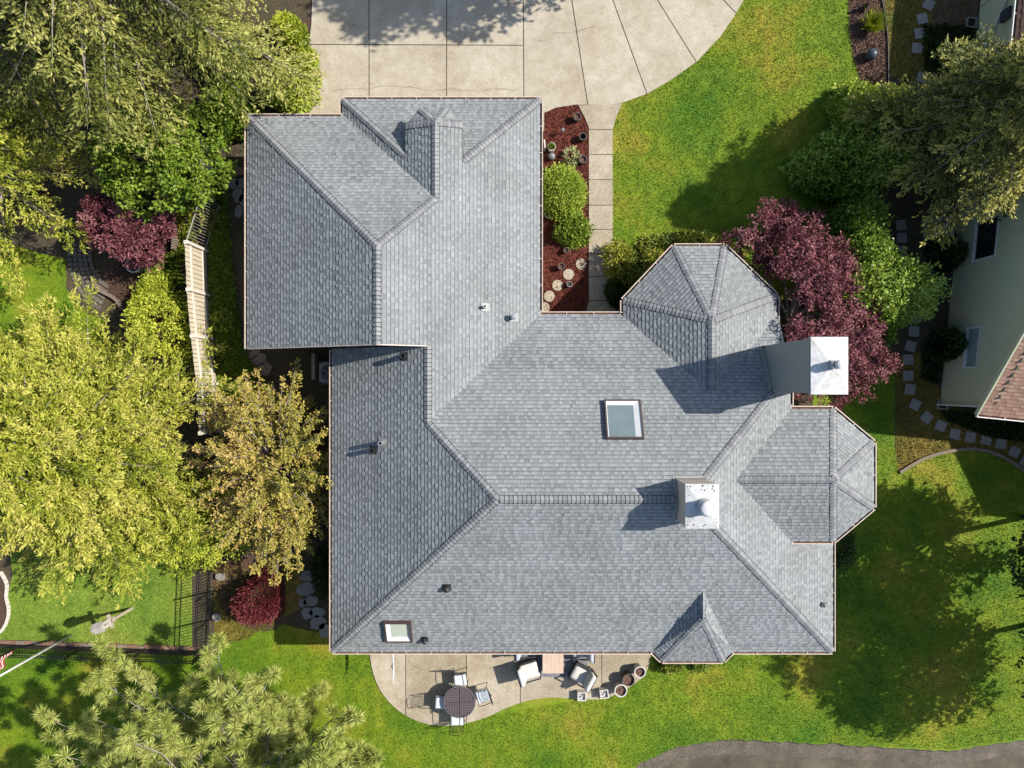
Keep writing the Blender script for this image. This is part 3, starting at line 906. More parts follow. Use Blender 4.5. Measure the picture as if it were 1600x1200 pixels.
def shingle(poly, name, mat, parent, seed, expo=0.138, wmin=0.08, wmax=0.2, thick=0.02, lift=0.004):
    o, n, up, ho = plane_of(poly)
    P = np.array(poly) - o
    q = [(float(p @ ho), float(p @ up)) for p in P]
    q = ccw(q)
    x0, x1 = min(a for a, b in q), max(a for a, b in q)
    y0, y1 = min(b for a, b in q), max(b for a, b in q)
    rng = random.Random(seed)
    mb = MB()
    i = 0
    y = y0
    def W(a, b, h):
        return tuple(o + ho * a + up * b + n * h)
    while y < y1:
        ya, yb = y, y + expo
        row = clip(clip(q, 0, -1, -ya), 0, 1, yb)
        x = x0 - rng.random() * 0.3
        flip = rng.random() < 0.5
        rowt = rng.gauss(0, 0.03)
        bandt = 0.12 + rng.random() * 0.1
        if len(row) >= 3:
            rx0, rx1 = min(a for a, b in row), max(a for a, b in row)
            while x < x1:
                w = rng.uniform(wmin, wmax)
                raised = flip
                flip = not flip if rng.random() < 0.85 else flip
                if x + w > rx0 and x < rx1:
                    c = clip(clip(row, -1, 0, -(x + 0.0012)), 1, 0, x + w - 0.0012)
                    if len(c) >= 3 and abs(area2(c)) > 1e-4:
                        th = thick * (1.0 if raised else 0.5)
                        tone = (0.69 if raised else 0.52) + rng.gauss(0, 0.05) + rowt
                        hh = [lift + th * (yb - b) / expo + 0.001 for a, b in c]
                        # printed dark band along the top, just under the next course
                        lowp = clip(c, 0, 1, yb - 0.03)
                        band = clip(c, 0, -1, -(yb - 0.03))
                        hf = lambda b: lift + th * (yb - b) / expo + 0.001
                        if len(lowp) >= 3: mb.face([W(a, b, hf(b)) for a, b in lowp], tone)
                        if len(band) >= 3: mb.face([W(a, b, hf(b)) for a, b in band], bandt if raised else bandt + 0.12)
                        for k in range(len(c)):
                            (a, b), (a2, b2) = c[k], c[(k + 1) % len(c)]
                            if b > yb - 0.01 and b2 > yb - 0.01: continue
                            mb.face([W(a, b, 0), W(a2, b2, 0), W(a2, b2, hh[(k + 1) % len(c)]), W(a, b, hh[k])], 0.05 if (b < ya + 0.01 and b2 < ya + 0.01) else 0.34)
                x += w
        y += expo
    ob = mb.build(name, mat, parent)
    ob['kind'] = 'stuff'
    return ob

def roof_slope(poly, parent, seed, mat, deckmat, name='roof_slope', expo=0.138, wr=(0.08, 0.2)):
    o, n, up, ho = plane_of(poly)
    P = [Vector(p) for p in poly]
    pl2 = [(p.x, p.y) for p in P]
    if area2(pl2) < 0: P = P[::-1]
    mb = MB()
    mb.face([tuple(p) for p in P])
    lo = [(p.x, p.y, p.z - 0.1) for p in P]
    mb.face(lo[::-1])
    for i in range(len(P)):
        j = (i + 1) % len(P)
        mb.face([lo[i], lo[j], tuple(P[j]), tuple(P[i])])
    d = mb.build(name, deckmat, parent)
    shingle([tuple(p) for p in P], 'shingles', mat, d, seed, expo, wr[0], wr[1])
    return d

for i, (k, poly) in enumerate(slopes.items()):
    roof_slope(poly, house, 100 + i, M['shingle'], M['deck'])

# ridge and hip caps: overlapping folded shingles, each its own piece
cap_lines = [  # (from low/start, to end, separate pieces?)
 ((WP[0] + .1, WP[1], WP[2]), EP, True), (on(MW, -6.33, -9.42), WP, True), (P2, WP, False), (XV(MW, GE, 'y', YG), P2, True),
 (on(GW, -9.32, 9.42), GR, True), (XV(GW, GE, 'y', YG), GR, True), (FV, GR, False), (A_d, FV, True),
 (on(N2, -5.99, 10.05), XV(FW, N2, 'x', d1[0]), False), (on(N2, 0.98, 10.05), XV(GE, N2, 'x', d4[0]), True),
 (d2, A_d, False), (d3, A_d, False), (d1, A_d, False), (d4, A_d, False),
 (on(MS, 11.29, -9.42), EP, True), (hx, EP, False), (A_b, BR, False), (b1, A_b, False), (b2, A_b, False), (b3, A_b, False), (b4, A_b, False),
 (t1, A_t, True), (t2, A_t, False), (t3, A_t, False), (t4, A_t, False), (A_t, TR, False),
 (s1, A_s, False), (s2, A_s, False), (A_s, R_s, False)]
def plane_normals(a, b):
    """normals of the two roof slopes that share the line a-b"""
    res = []
    A, B = np.array(a), np.array(b)
    mid = A * 0.5 + B * 0.5
    d = B - A; d /= np.linalg.norm(d)
    side = np.cross(d, [0, 0, 1.0]); side /= np.linalg.norm(side)
    def height(x, y):
        best = None
        for k, poly in slopes.items():
            p2 = [(p[0], p[1]) for p in poly]
            c = False
            for i in range(len(p2)):
                (xa, ya), (xb, yb) = p2[i], p2[(i + 1) % len(p2)]
                if (ya > y) != (yb > y) and x < (xb - xa) * (y - ya) / (yb - ya) + xa: c = not c
            if c:
                o, n, up, ho = plane_of(poly)
                z = o[2] - (n[0] * (x - o[0]) + n[1] * (y - o[1])) / n[2]
                if best is None or z > best: best = z
        return best
    out = []
    for s in (1, -1):
        q = mid + side * s * 0.12
        z = height(q[0], q[1])
        out.append((z - mid[2]) if z is not None else -0.06)
    return d, side, out
nsep = 0
joined = MB()
under = MB()
rng_c = random.Random(5)
for a, b, sep in cap_lines:
    d, side, (h1, h2) = plane_normals(a, b)
    A, B = np.array(a), np.array(b)
    Ln = np.linalg.norm(B - A)
    e = 0.135
    cnt = max(1, int(Ln / e))
    hw = 0.12 if sep else 0.115
    z1, z2 = h1 / 0.12 * hw, h2 / 0.12 * hw
    upv = np.cross(side, d); upv = upv if upv[2] > 0 else -upv
    def piece(t0, t1):
        # start edge thicker, tucked under the next piece at the far end
        vs = []
        for t, lift in ((t0, 0.038), (t1, 0.024)):
            c = A + d * t
            vs += [c + side * hw + np.array([0, 0, z1 + lift]), c + np.array([0, 0, lift + 0.008]), c - side * hw + np.array([0, 0, z2 + lift])]
        return vs
    hw0 = hw + 0.02
    us = []
    for tt in (0.0, Ln):
        c = A + d * tt
        us += [c + side * hw0 + np.array([0, 0, h1 / 0.12 * hw0 + 0.026]), c + np.array([0, 0, 0.03]), c - side * hw0 + np.array([0, 0, h2 / 0.12 * hw0 + 0.026])]
    under.face([us[0], us[3], us[4], us[1]]); under.face([us[1], us[4], us[5], us[2]])
    skirt = 0.03
    if sep and nsep + cnt <= 295:
        mb = MB()
        vs = [v - A for v in piece(0.0, e - 0.016)]
        low = [v - np.array([0, 0, skirt]) for v in vs]
        mb.face([vs[0], vs[3], vs[4], vs[1]]); mb.face([vs[1], vs[4], vs[5], vs[2]])
        mb.face([low[0], vs[0], vs[1], low[1]]); mb.face([low[1], vs[1], vs[2], low[2]])
        mb.face([low[3], vs[3], vs[0], low[0]]); mb.face([low[2], vs[2], vs[5], low[5]])
        meshes = []
        for tn in (0.15, 0.45, 0.7, 0.95):
            mb.t = [tn] * len(mb.f)
            meshes.append(mb.mesh('ridge_cap', M['ridge']))
        for i in range(cnt):
            o = bpy.data.objects.new('ridge_cap', rng_c.choice(meshes))
            link(o, house)
            c = A + d * (i * Ln / cnt)
            o.location = tuple(c)
        nsep += cnt
    else:
        for i in range(cnt):
            vs = piece(i * Ln / cnt, (i + 1) * Ln / cnt - 0.008)
            low = [v - np.array([0, 0, skirt]) for v in vs]
            tn = rng_c.random()
            for fpts in ([vs[0], vs[3], vs[4], vs[1]], [vs[1], vs[4], vs[5], vs[2]], [low[0], vs[0], vs[1], low[1]], [low[1], vs[1], vs[2], low[2]], [low[3], vs[3], vs[0], low[0]], [low[2], vs[2], vs[5], low[5]]):
                joined.face(fpts, tn)
joined.build('ridge_caps', M['ridge'], house, kind='stuff')
under.build('ridge_underlay', M['deck'], house)

# gutters along the eaves
def gutter(a, b, out, parent=None, step=0.85, mat=None, inner=None, w=0.11):
    A, B = Vector(a), Vector(b)
    d = (B - A); Ln = d.length; d.normalize()
    O = Vector((out[0], out[1], 0)).normalized()
    lip, ins = MB(), MB()
    z = -0.02
    def q(t, o, zz): return tuple(A + d * t + O * o + Vector((0, 0, zz)))
    prof = [(0.0, -0.1), (w, -0.1), (w, z + 0.02), (w - 0.03, z + 0.02), (w - 0.03, z - 0.035)]
    for i in range(len(prof) - 1):
        (o0, z0), (o1, z1) = prof[i], prof[i + 1]
        lip.face([q(0, o0, z0), q(Ln, o0, z0), q(Ln, o1, z1), q(0, o1, z1)])
    for t in (0, Ln):
        lip.face([q(t, o, zz) for o, zz in ((0, -0.1), (w, -0.1), (w, z + 0.02), (0, z + 0.02))])
    lip.face([q(0, 0, -0.1), q(Ln, 0, -0.1), q(Ln, -0.005, 0.0), q(0, -0.005, 0.0)])
    ins.face([q(0.01, 0.0, z - 0.04), q(Ln - 0.01, 0.0, z - 0.04), q(Ln - 0.01, w - 0.028, z - 0.035), q(0.01, w - 0.028, z - 0.035)])
    n = max(1, int(Ln / step))
    for i in range(n + 1):
        t = min(max(0.03, i * Ln / n), Ln - 0.03)
        M_ = lambda p: tuple(A + d * p[0] + O * p[1] + Vector((0, 0, p[2])))
        lip.box(t - 0.012, 0.0, z - 0.01, t + 0.012, w - 0.03, z + 0.012, M_)
    g_ = lip.build('gutter', mat or M['cream'], parent)
    ins.build('gutter_debris', inner or M['rust'], g_)
    return g_
zE = 2.75
GL = [((-6.33, -9.42, 2.75), (-6.33, YG - 0.05, 2.75), (-1, 0)), ((-6.33, -9.42, 2.75), (4.95, -9.42, 2.75), (0, -1)),
      ((7.76, -9.42, 2.75), (11.29, -9.42, 2.75), (0, -1)), ((11.29, -9.42, 2.75), (11.29, -5.3, 2.75), (1, 0)),
      ((5.3, -9.76, 2.72), (7.44, -9.76, 2.72), (0, -1)), ((4.95, -9.42, 2.75), (5.3, -9.76, 2.72), (-1, -1)), ((7.44, -9.76, 2.72), (7.76, -9.42, 2.75), (1, -1)),
      ((-9.32, YG, 2.75), (-9.32, 9.42, 2.75), (-1, 0)), ((-9.32, 9.42, 2.75), (-5.99, 9.42, 2.75), (0, 1)),
      ((-5.99, 9.53, 2.68), (-5.99, 10.05, 2.68), (-1, 0)), ((-5.99, 10.05, 2.68), (0.98, 10.05, 2.68), (0, 1)),
      ((0.98, 2.56, 2.68), (0.98, 10.05, 2.68), (1, 0)), ((0.98, 2.45, 2.68), (3.83, 2.45, 2.68), (0, 1)),
      ((3.93, 2.5, 2.72), (3.93, 2.95, 2.72), (-1, 0)), ((t1), (t2), (-1.0, 0.94)), ((t2), (t3), (0, 1)), ((t3), (t4), (1, 1.04)), (t4, (9.33, 1.5, 2.72), (1, 0)),
      ((9.4, 0.0, 3.79), (9.4, -0.74, 3.79), (1, 0)), ((9.4, -0.85, 3.79), b1, (0, 1)), (b1, b2, (1.13, 1.35)), (b2, b3, (1, 0)), (b3, b4, (1.13, -1.35)), (b4, (9.45, -5.3, 3.79), (0, -1))]
for a, b, o in GL:
    gutter(a, b, o, house)

# verge boards on the south gable of the garage wing
mb = MB()
for a, b in ((on(GW, -9.32, YG), XV(GW, GE, 'y', YG)), (XV(GW, GE, 'y', YG), XV(MW, GE, 'y', YG))):
    mb.face([(a[0], YG - 0.02, a[2] - 0.16), (b[0], YG - 0.02, b[2] - 0.16), (b[0], YG - 0.02, b[2] + 0.015), (a[0], YG - 0.02, a[2] + 0.015)])
    mb.face([(a[0], YG - 0.02, a[2] + 0.015), (b[0], YG - 0.02, b[2] + 0.015), (b[0], YG + 0.01, b[2] + 0.015), (a[0], YG + 0.01, a[2] + 0.015)])
mb.build('verge_board', M['cream'], house)

# walls
foot = [(-5.9, -9.0), (10.85, -9.0), (10.85, -4.9), (11.8, -4.0), (11.8, -2.15), (10.7, -1.3), (9.1, -1.3), (9.1, 2.9), (7.35, 4.45), (5.85, 4.45), (4.35, 2.8), (4.35, 2.05), (0.6, 2.05), (0.6, 9.65), (-5.6, 9.65), (-5.6, 9.0), (-8.9, 9.0), (-8.9, 1.6), (-5.9, 1.6)]
mb = MB()
mb.prism(foot, 0, 2.62)
mb.build('wall', M['housewall'], house)
mb = MB()   # gable wall
gz = lambda x: min(GW[0] * x + GW[2], GE[0] * x + GE[2]) - 0.12
mb.prism([(-8.9, 1.55), (-2.8, 1.55), (-2.8, 1.62), (-8.9, 1.62)], 2.5, lambda x, y: gz(x))
mb.face([(-8.9, 1.54, 2.5), (-2.8, 1.54, 2.5), (-2.8, 1.54, gz(-2.8)), (XV(GW, GE, 'y', YG)[0], 1.54, gz(XV(GW, GE, 'y', YG)[0])), (-8.9, 1.54, gz(-8.9))])
mb.build('gable_wall', M['housewall'], house)
mb = MB()   # upper wall of the east bay and of the dormer
mb.prism([(9.2, -1.2), (10.75, -1.2), (11.9, -2.1), (11.9, -4.05), (10.75, -4.95), (9.2, -4.95)], 2.6, 3.72)
mb.build('bay_wall', M['housewall'], house)
mb = MB()
mb.prism([(-3.42, 6.9), (-1.78, 6.9), (-1.78, 8.55), (-2.25, 9.05), (-3.02, 9.05), (-3.42, 8.55)], 3.1, 3.98)
mb.build('dormer_wall', M['housewall'], house)

# windows and doors in the walls under the eaves
def wall_opening(name, p0, p1, z0, z1, nrm, panemat, mullions=1):
    (xa, ya), (xb, yb) = p0, p1
    d = Vector((xb - xa, yb - ya, 0)); Ln = d.length; d.normalize(); n = Vector((nrm[0], nrm[1], 0))
    Mx = lambda p: tuple(Vector((xa, ya, 0)) + d * p[0] + n * p[1] + Vector((0, 0, p[2])))
    f = MB(); w = 0.08
    for x0, x1, a0, a1 in ((-w, Ln + w, z1, z1 + w), (-w, Ln + w, z0 - w, z0), (-w, 0, z0, z1), (Ln, Ln + w, z0, z1)):
        f.box(x0, 0.003, a0, x1, 0.05, a1, Mx)
    for k in range(mullions):
        c = Ln * (k + 1) / (mullions + 1); f.box(c - 0.03, 0.003, z0, c + 0.03, 0.045, z1, Mx)
    fr = f.build(name, M['white'], house)
    g_ = MB(); g_.face([Mx(p) for p in ((0, 0.02, z0), (Ln, 0.02, z0), (Ln, 0.02, z1), (0, 0.02, z1))]); g_.build('pane', panemat, fr)
wall_opening('window', (-5.2, -9.0), (-3.6, -9.0), 0.9, 2.1, (0, -1), M['winglass'])
wall_opening('patio_door', (-1.2, -9.0), (1.2, -9.0), 0.1, 2.15, (0, -1), M['winglass'])
wall_opening('window', (2.2, -9.0), (4.2, -9.0), 0.8, 2.1, (0, -1), M['winglass'])
wall_opening('window', (8.4, -9.0), (10.0, -9.0), 0.9, 2.1, (0, -1), M['winglass'])
wall_opening('window', (10.85, -8.2), (10.85, -6.6), 0.9, 2.1, (1, 0), M['winglass'])
wall_opening('window', (11.8, -3.9), (11.8, -2.3), 0.9, 2.2, (1, 0), M['winglass'])
wall_opening('garage_door', (-4.9, 9.65), (0.0, 9.65), 0.06, 2.2, (0, 1), M['cream'], 0)
wall_opening('window', (5.95, 4.45), (7.25, 4.45), 0.8, 2.1, (0, 1), M['winglass'])
wall_opening('window', (0.6, 4.2), (0.6, 5.6), 0.9, 2.1, (1, 0), M['winglass'])
wall_opening('entry_door', (1.8, 2.05), (3.0, 2.05), 0.06, 2.15, (0, 1), M['brownframe'], 0)

# chimneys
def chimney(x0, y0, x1, y1, z0, zt, mat, cap_over, flue, cornice):
    mb = MB()
    mb.box(x0, y0, z0, x1, y1, zt - 0.02)
    if cornice:
        for k in range(3):
            e = 0.02 + 0.02 * k
            mb.box(x0 - e, y0 - e, zt - 0.36 + 0.1 * k, x1 + e, y1 + e, zt - 0.27 + 0.1 * k)
    c = mb.build('chimney', mat, house)
    if cornice:
        for xx, yy in ((x0, y0), (x0, y1), (x1, y0), (x1, y1)):
            tb = MB(); tb.box(xx - 0.07 if xx == x1 else xx - 0.014, yy - 0.07 if yy == y1 else yy - 0.014, 2.0, xx + 0.014 if xx == x1 else xx + 0.07, yy + 0.014 if yy == y1 else yy + 0.07, zt - 0.37); tb.build('corner_board', mat, c)
    cp = MB()
    e = cap_over
    cp.box(x0 - e, y0 - e, zt - 0.05, x1 + e, y1 + e, zt)
    cx, cy = flue[0], flue[1]
    # low pyramid: four faces rising to the flue
    r = 0.13
    co = [(x0 - e, y0 - e), (x1 + e, y0 - e), (x1 + e, y1 + e), (x0 - e, y1 + e)]
    ci = [(cx - r, cy - r), (cx + r, cy - r), (cx + r, cy + r), (cx - r, cy + r)]
    for i in range(4):
        j = (i + 1) % 4
        cp.face([(co[i][0], co[i][1], zt + 0.003), (co[j][0], co[j][1], zt + 0.003), (ci[j][0], ci[j][1], zt + 0.06), (ci[i][0], ci[i][1], zt + 0.06)])
    cap = cp.build('chimney_cap', M['chimtop'], c)
    fl = MB()
    fr, fh = flue[2], flue[3]
    fl.lathe([(fr * 1.15, 0.02), (fr * 1.15, 0.08), (fr, 0.08), (fr, fh * 0.62), (fr * 0.8, fh * 0.62)], (cx, cy, zt), 18)
    fl.build('flue_pipe', M['steel'], c, False)
    fb = MB()
    fb.lathe([(fr * 0.75, fh * 0.6), (fr * 0.75, fh * 0.8)], (cx, cy, zt), 14)
    fb.build('flue_mesh', M['blackpipe'], c)
    fc = MB()
    fc.lathe([(fr * 1.02, fh * 0.8), (fr * 1.02, fh * 0.86), (fr * 0.7, fh * 0.97), (0.001, fh)], (cx, cy, zt), 18)
    fc.build('flue_cap', M['white'], c, True)
    return c, cap
ch1, cap1 = chimney(8.63, -0.25, 9.6, 1.3, 0.0, 7.38, M['siding'], 0.05, (9.2, 0.55, 0.13, 0.55), True)
ch2, cap2 = chimney(5.1, -4.2, 6.02, -2.95, 4.5, 7.0, M['cream'], 0.03, (5.62, -3.58, 0.23, 0.5), False)
def roofz(x, y):
    best = None
    for k, poly in slopes.items():
        p2 = [(p[0], p[1]) for p in poly]
        c = False
        for i in range(len(p2)):
            (xa, ya), (xb, yb) = p2[i], p2[(i + 1) % len(p2)]
            if (ya > y) != (yb > y) and x < (xb - xa) * (y - ya) / (yb - ya) + xa: c = not c
        if c:
            o, n, up, ho = plane_of(poly)
            z = o[2] - (n[0] * (x - o[0]) + n[1] * (y - o[1])) / n[2]
            if best is None or z > best: best = z
    return best
def chimney_flashing(x0, y0, x1, y1, c):
    e = 0.014
    co = [(x0 - e, y0 - e), (x1 + e, y0 - e), (x1 + e, y1 + e), (x0 - e, y1 + e)]
    mb = MB()
    for i in range(4):
        (xa, ya), (xb, yb) = co[i], co[(i + 1) % 4]
        n = max(1, int(math.hypot(xb - xa, yb - ya) / 0.16))
        ox, oy = (yb - ya), -(xb - xa); l = math.hypot(ox, oy); ox, oy = ox / l, oy / l
        for k in range(n):
            p = (xa + (xb - xa) * k / n, ya + (yb - ya) * k / n); q = (xa + (xb - xa) * (k + 1) / n, ya + (yb - ya) * (k + 1) / n)
            zp, zq = roofz(*p), roofz(*q)
            if zp is None or zq is None: continue
            zt = max(zp, zq) + 0.1          # stepped pieces
            mb.face([(p[0], p[1], zp), (q[0], q[1], zq), (q[0], q[1], zt), (p[0], p[1], zt)])
            p3, q3 = (p[0] + ox * 0.08, p[1] + oy * 0.08), (q[0] + ox * 0.08, q[1] + oy * 0.08)
            z3, z4 = roofz(*p3), roofz(*q3)
            if z3 is None or z4 is None: continue
            mb.face([(p3[0], p3[1], z3 + .03), (q3[0], q3[1], z4 + .03), (q[0], q[1], zq + .032), (p[0], p[1], zp + .032)])
    mb.build('flashing', M['siding'], c)
chimney_flashing(8.63, -0.25, 9.6, 1.3, ch1); chimney_flashing(5.1, -4.2, 6.02, -2.95, ch2)
sp = MB()
for u, v in ((1075, 760), (1079, 760), (1098, 759), (1096, 765), (1101, 766), (1114, 760), (1113, 764), (1116, 767), (1077, 774), (1075, 815), (1075, 820), (1084, 820), (1102, 820), (1099, 822), (1117, 812), (1120, 816)):
    x, y = at(u, v, 7.02)
    if not (5.08 < x < 6.04 and -4.22 < y < -2.93): continue
    sp.disc((x, y, 7.066 - 0.05 * max(abs(x - 5.56) / .48, abs(y + 3.58) / .65)), random.uniform(0.014, 0.03), 7)
sp.build('dirt_spots', M['dirtspot'], cap2, kind='stuff')

# skylights
def skylight(u, v, plane, w, hslope, glass, ins):
    c = Vector(ray(u, v, plane))
    n = Vector((-plane[0], -plane[1], 1)).normalized()
    upv = (Vector((0, 0, 1)) - n * n.z).normalized()
    ho = upv.cross(n)
    def Mx(p): return tuple(c + ho * p[0] + upv * p[1] + n * p[2])
    root = MB()
    fw, ht = 0.055, 0.15
    for (x0, y0, x1, y1) in ((-w / 2, -hslope / 2, w / 2, -hslope / 2 + fw), (-w / 2, hslope / 2 - fw, w / 2, hslope / 2), (-w / 2, -hslope / 2 + fw, -w / 2 + fw, hslope / 2 - fw), (w / 2 - fw, -hslope / 2 + fw, w / 2, hslope / 2 - fw)):
        root.box(x0, y0, 0.0, x1, y1, ht, Mx)
    s = root.build('skylight', M['brownframe'], house)
    inn = MB()
    x0, x1, y0, y1 = -w / 2 + fw, w / 2 - fw, -hslope / 2 + fw, hslope / 2 - fw
    a0, a1, b0, b1 = x0 + ins[0], x1 - ins[1], y0 + ins[2], y1 - ins[3]
    inn.face([Mx(p) for p in ((x0, y0, 0.13), (a0, b0, 0.07), (a0, b1, 0.07), (x0, y1, 0.13))])
    inn.face([Mx(p) for p in ((x1, y1, 0.13), (a1, b1, 0.07), (a1, b0, 0.07), (x1, y0, 0.13))])
    inn.face([Mx(p) for p in ((x0, y1, 0.13), (a0, b1, 0.07), (a1, b1, 0.07), (x1, y1, 0.13))])
    inn.face([Mx(p) for p in ((x1, y0, 0.13), (a1, b0, 0.07), (a0, b0, 0.07), (x0, y0, 0.13))])
    inn.build('skylight_lining', M['white'], s)
    gl = MB()
    gl.face([Mx(p) for p in ((x0, y0, 0.068), (x1, y0, 0.068), (x1, y1, 0.068), (x0, y1, 0.068))])
    gl.build('pane', glass, s)
skylight(974, 657, MN, 1.2, 1.4, M['skyglass'], (0.2, 0.03, 0.12, 0.03))
skylight(623, 984, MS, 0.92, 0.95, M['skyglass2'], (0.14, 0.02, 0.16, 0.02))

# roof vents
def vent_dome(u, v, plane, r=0.12):
    c = Vector(ray(u, v, plane))
    n = Vector((-plane[0], -plane[1], 1)).normalized()
    upv = (Vector((0, 0, 1)) - n * n.z).normalized(); ho = upv.cross(n)
    def Mx(p): return tuple(c + ho * p[0] + upv * p[1] + n * p[2])
    mb = MB()
    mb.box(-r * 1.2, -r * 1.2, 0.02, r * 1.2, r * 1.2, 0.035, Mx)
    prof = [(r, 0.03), (r, 0.1), (r * 0.85, 0.17), (r * 0.5, 0.215), (0.002, 0.23)]
    b = len(mb.v)
    for rr, z in prof:
        for j in range(12):
            a = math.pi * 2 * j / 12
            mb.v.append(Mx((rr * math.cos(a), rr * math.sin(a), z)))
    for i in range(len(prof) - 1):
        for j in range(12):
            k = (j + 1) % 12
            mb.f.append((b + i * 12 + j, b + i * 12 + k, b + (i + 1) * 12 + k, b + (i + 1) * 12 + j)); mb.t.append(.5)
    mb.build('roof_vent', M['blackpipe'], house)
def vent_pipe(u, v, plane, r, h, mat, cap=False, flash=True):
    c = ray(u, v, plane)
    mb = MB()
    mb.lathe([(r, -0.05), (r, h), (r * 0.75, h), (r * 0.75, h - 0.15)], c, 12)
    if cap:
        mb.lathe([(r * 1.5, h - 0.03), (r * 1.5, h + 0.05), (r * 1.1, h + 0.1), (0.001, h + 0.11)], c, 12)
    o = mb.build('vent_pipe', mat, house)
    f = MB()
    f.disc((c[0], c[1], c[2] + h - 0.12), r * 0.74, 10)
    f.build('pipe_opening', M['blackpipe'], o)
    if flash:
        n = Vector((-plane[0], -plane[1], 1)).normalized()
        upv = (Vector((0, 0, 1)) - n * n.z).normalized(); ho = upv.cross(n); cc = Vector(c)
        fl = MB()
        fl.box(-0.14, -0.16, 0.024, 0.14, 0.16, 0.032, lambda p: tuple(cc + ho * p[0] + upv * p[1] + n * p[2]))
        fl.build('flashing', M['deck'] if mat is M['blackpipe'] else M['siding'], o)
vent_dome(698, 917, MS); vent_dome(664, 998, MS, 0.1)
vent_pipe(758, 480, GE, 0.055, 0.3, M['white'])
vent_pipe(803, 496, GE, 0.075, 0.36, M['steel'], True)
vent_pipe(632, 557, MW, 0.09, 0.42, M['blackpipe'])
vent_pipe(598, 691, MW, 0.075, 0.5, M['steel'])
vent_pipe(584, 703, MW, 0.085, 0.38, M['blackpipe'])

# ------------------------------------------------------------------ bird on the roof
def make_bird():
    c = ray(1284, 943, ME)
    t = thing('bird', 'small black bird perched on the east roof slope near the corner', 'bird', c, R(200))
    t.scale = (0.52, 0.52, 0.52)
    mb = MB()
    prof = [(-0.16, 0.004, 0.16), (-0.1, 0.05, 0.14), (0.0, 0.075, 0.14), (0.08, 0.06, 0.17), (0.13, 0.04, 0.2), (0.17, 0.045, 0.22), (0.21, 0.03, 0.22), (0.26, 0.003, 0.215)]
    b = 0
    for x, r, z in prof:
        for j in range(10):
            a = 2 * math.pi * j / 10
            mb.v.append((x, r * math.cos(a), z + r * math.sin(a)))
    for i in range(len(prof) - 1):
        for j in range(10):
            k = (j + 1) % 10
            mb.f.append((i * 10 + j, i * 10 + k, (i + 1) * 10 + k, (i + 1) * 10 + j)); mb.t.append(.5)
    mb.build('body', M['feather'], t, True)
    for s in (1, -1):
        w = MB()
        sp_ = 0.2 if s > 0 else 0.1
        w.face([(0.09, s * 0.05, 0.2), (0.02, s * (0.06 + sp_), 0.22), (-0.1, s * (0.05 + sp_ * .9), 0.2), (-0.14, s * 0.05, 0.17), (-0.05, s * 0.04, 0.21)])
        w.face([(0.09, s * 0.05, 0.19), (0.02, s * (0.06 + sp_), 0.21), (-0.1, s * (0.05 + sp_ * .9), 0.19), (-0.14, s * 0.05, 0.16), (-0.05, s * 0.04, 0.2)][::-1])
        w.build('wing', M['feather'], t)
        l = MB(); l.tube([(0.0, s * 0.03, 0.09), (0.02, s * 0.03, 0.02)], 0.006, 5); l.build('leg', M['feather'], t)
    tl = MB()
    tl.box(-0.27, -0.03, 0.15, -0.12, 0.03, 0.16); tl.build('tail', M['feather'], t)
make_bird()

# ------------------------------------------------------------------ patio furniture
def dining_table():
    x, y = at(718, 1097, 0.73)
    t = thing('dining_table', 'round dark slatted dining table on the patio', 'table', (x, y, 0.05))
    r = 0.61; zt = 0.68
    mb = MB()
    n = 40
    mb.lathe([(r - 0.05, zt - 0.03), (r, zt - 0.03), (r, zt + 0.012), (r - 0.05, zt + 0.012), (r - 0.05, zt - 0.03)], (0, 0, 0), n)
    mb.build('rim', M['tableslat'], t)
    ub = MB(); ub.disc((0, 0, zt - 0.028), r - 0.05, 32); ub.build('under_panel', M['iron'], t)
    ra = r - 0.05
    w = 0.062
    for sx in (1, -1):
        for sy in (1, -1):
            vert = (sx * sy) > 0
            k = 0
            a = 0.012
            while a < ra - 0.02:
                b = min(a + w - 0.016, ra - 0.01)
                l = math.sqrt(max(ra * ra - b * b, 0))
                if l > 0.04:
                    m2 = MB()
                    if vert: m2.box(min(sx * a, sx * b), min(sy * 0.012, sy * l), zt - 0.02, max(sx * a, sx * b), max(sy * 0.012, sy * l), zt + 0.008)
                    else: m2.box(min(sx * 0.012, sx * l), min(sy * a, sy * b), zt - 0.02, max(sx * 0.012, sx * l), max(sy * a, sy * b), zt + 0.008)
                    m2.build('slat', M['tableslat'], t)
                a += w
    for i in range(4):
        a = math.pi / 4 + i * math.pi / 2
        l = MB()
        l.tube([(0.42 * math.cos(a), 0.42 * math.sin(a), zt - 0.03), (0.3 * math.cos(a), 0.3 * math.sin(a), 0.3), (0.44 * math.cos(a), 0.44 * math.sin(a), 0)], 0.018, 6)
        l.build('leg', M['iron'], t)
dining_table()

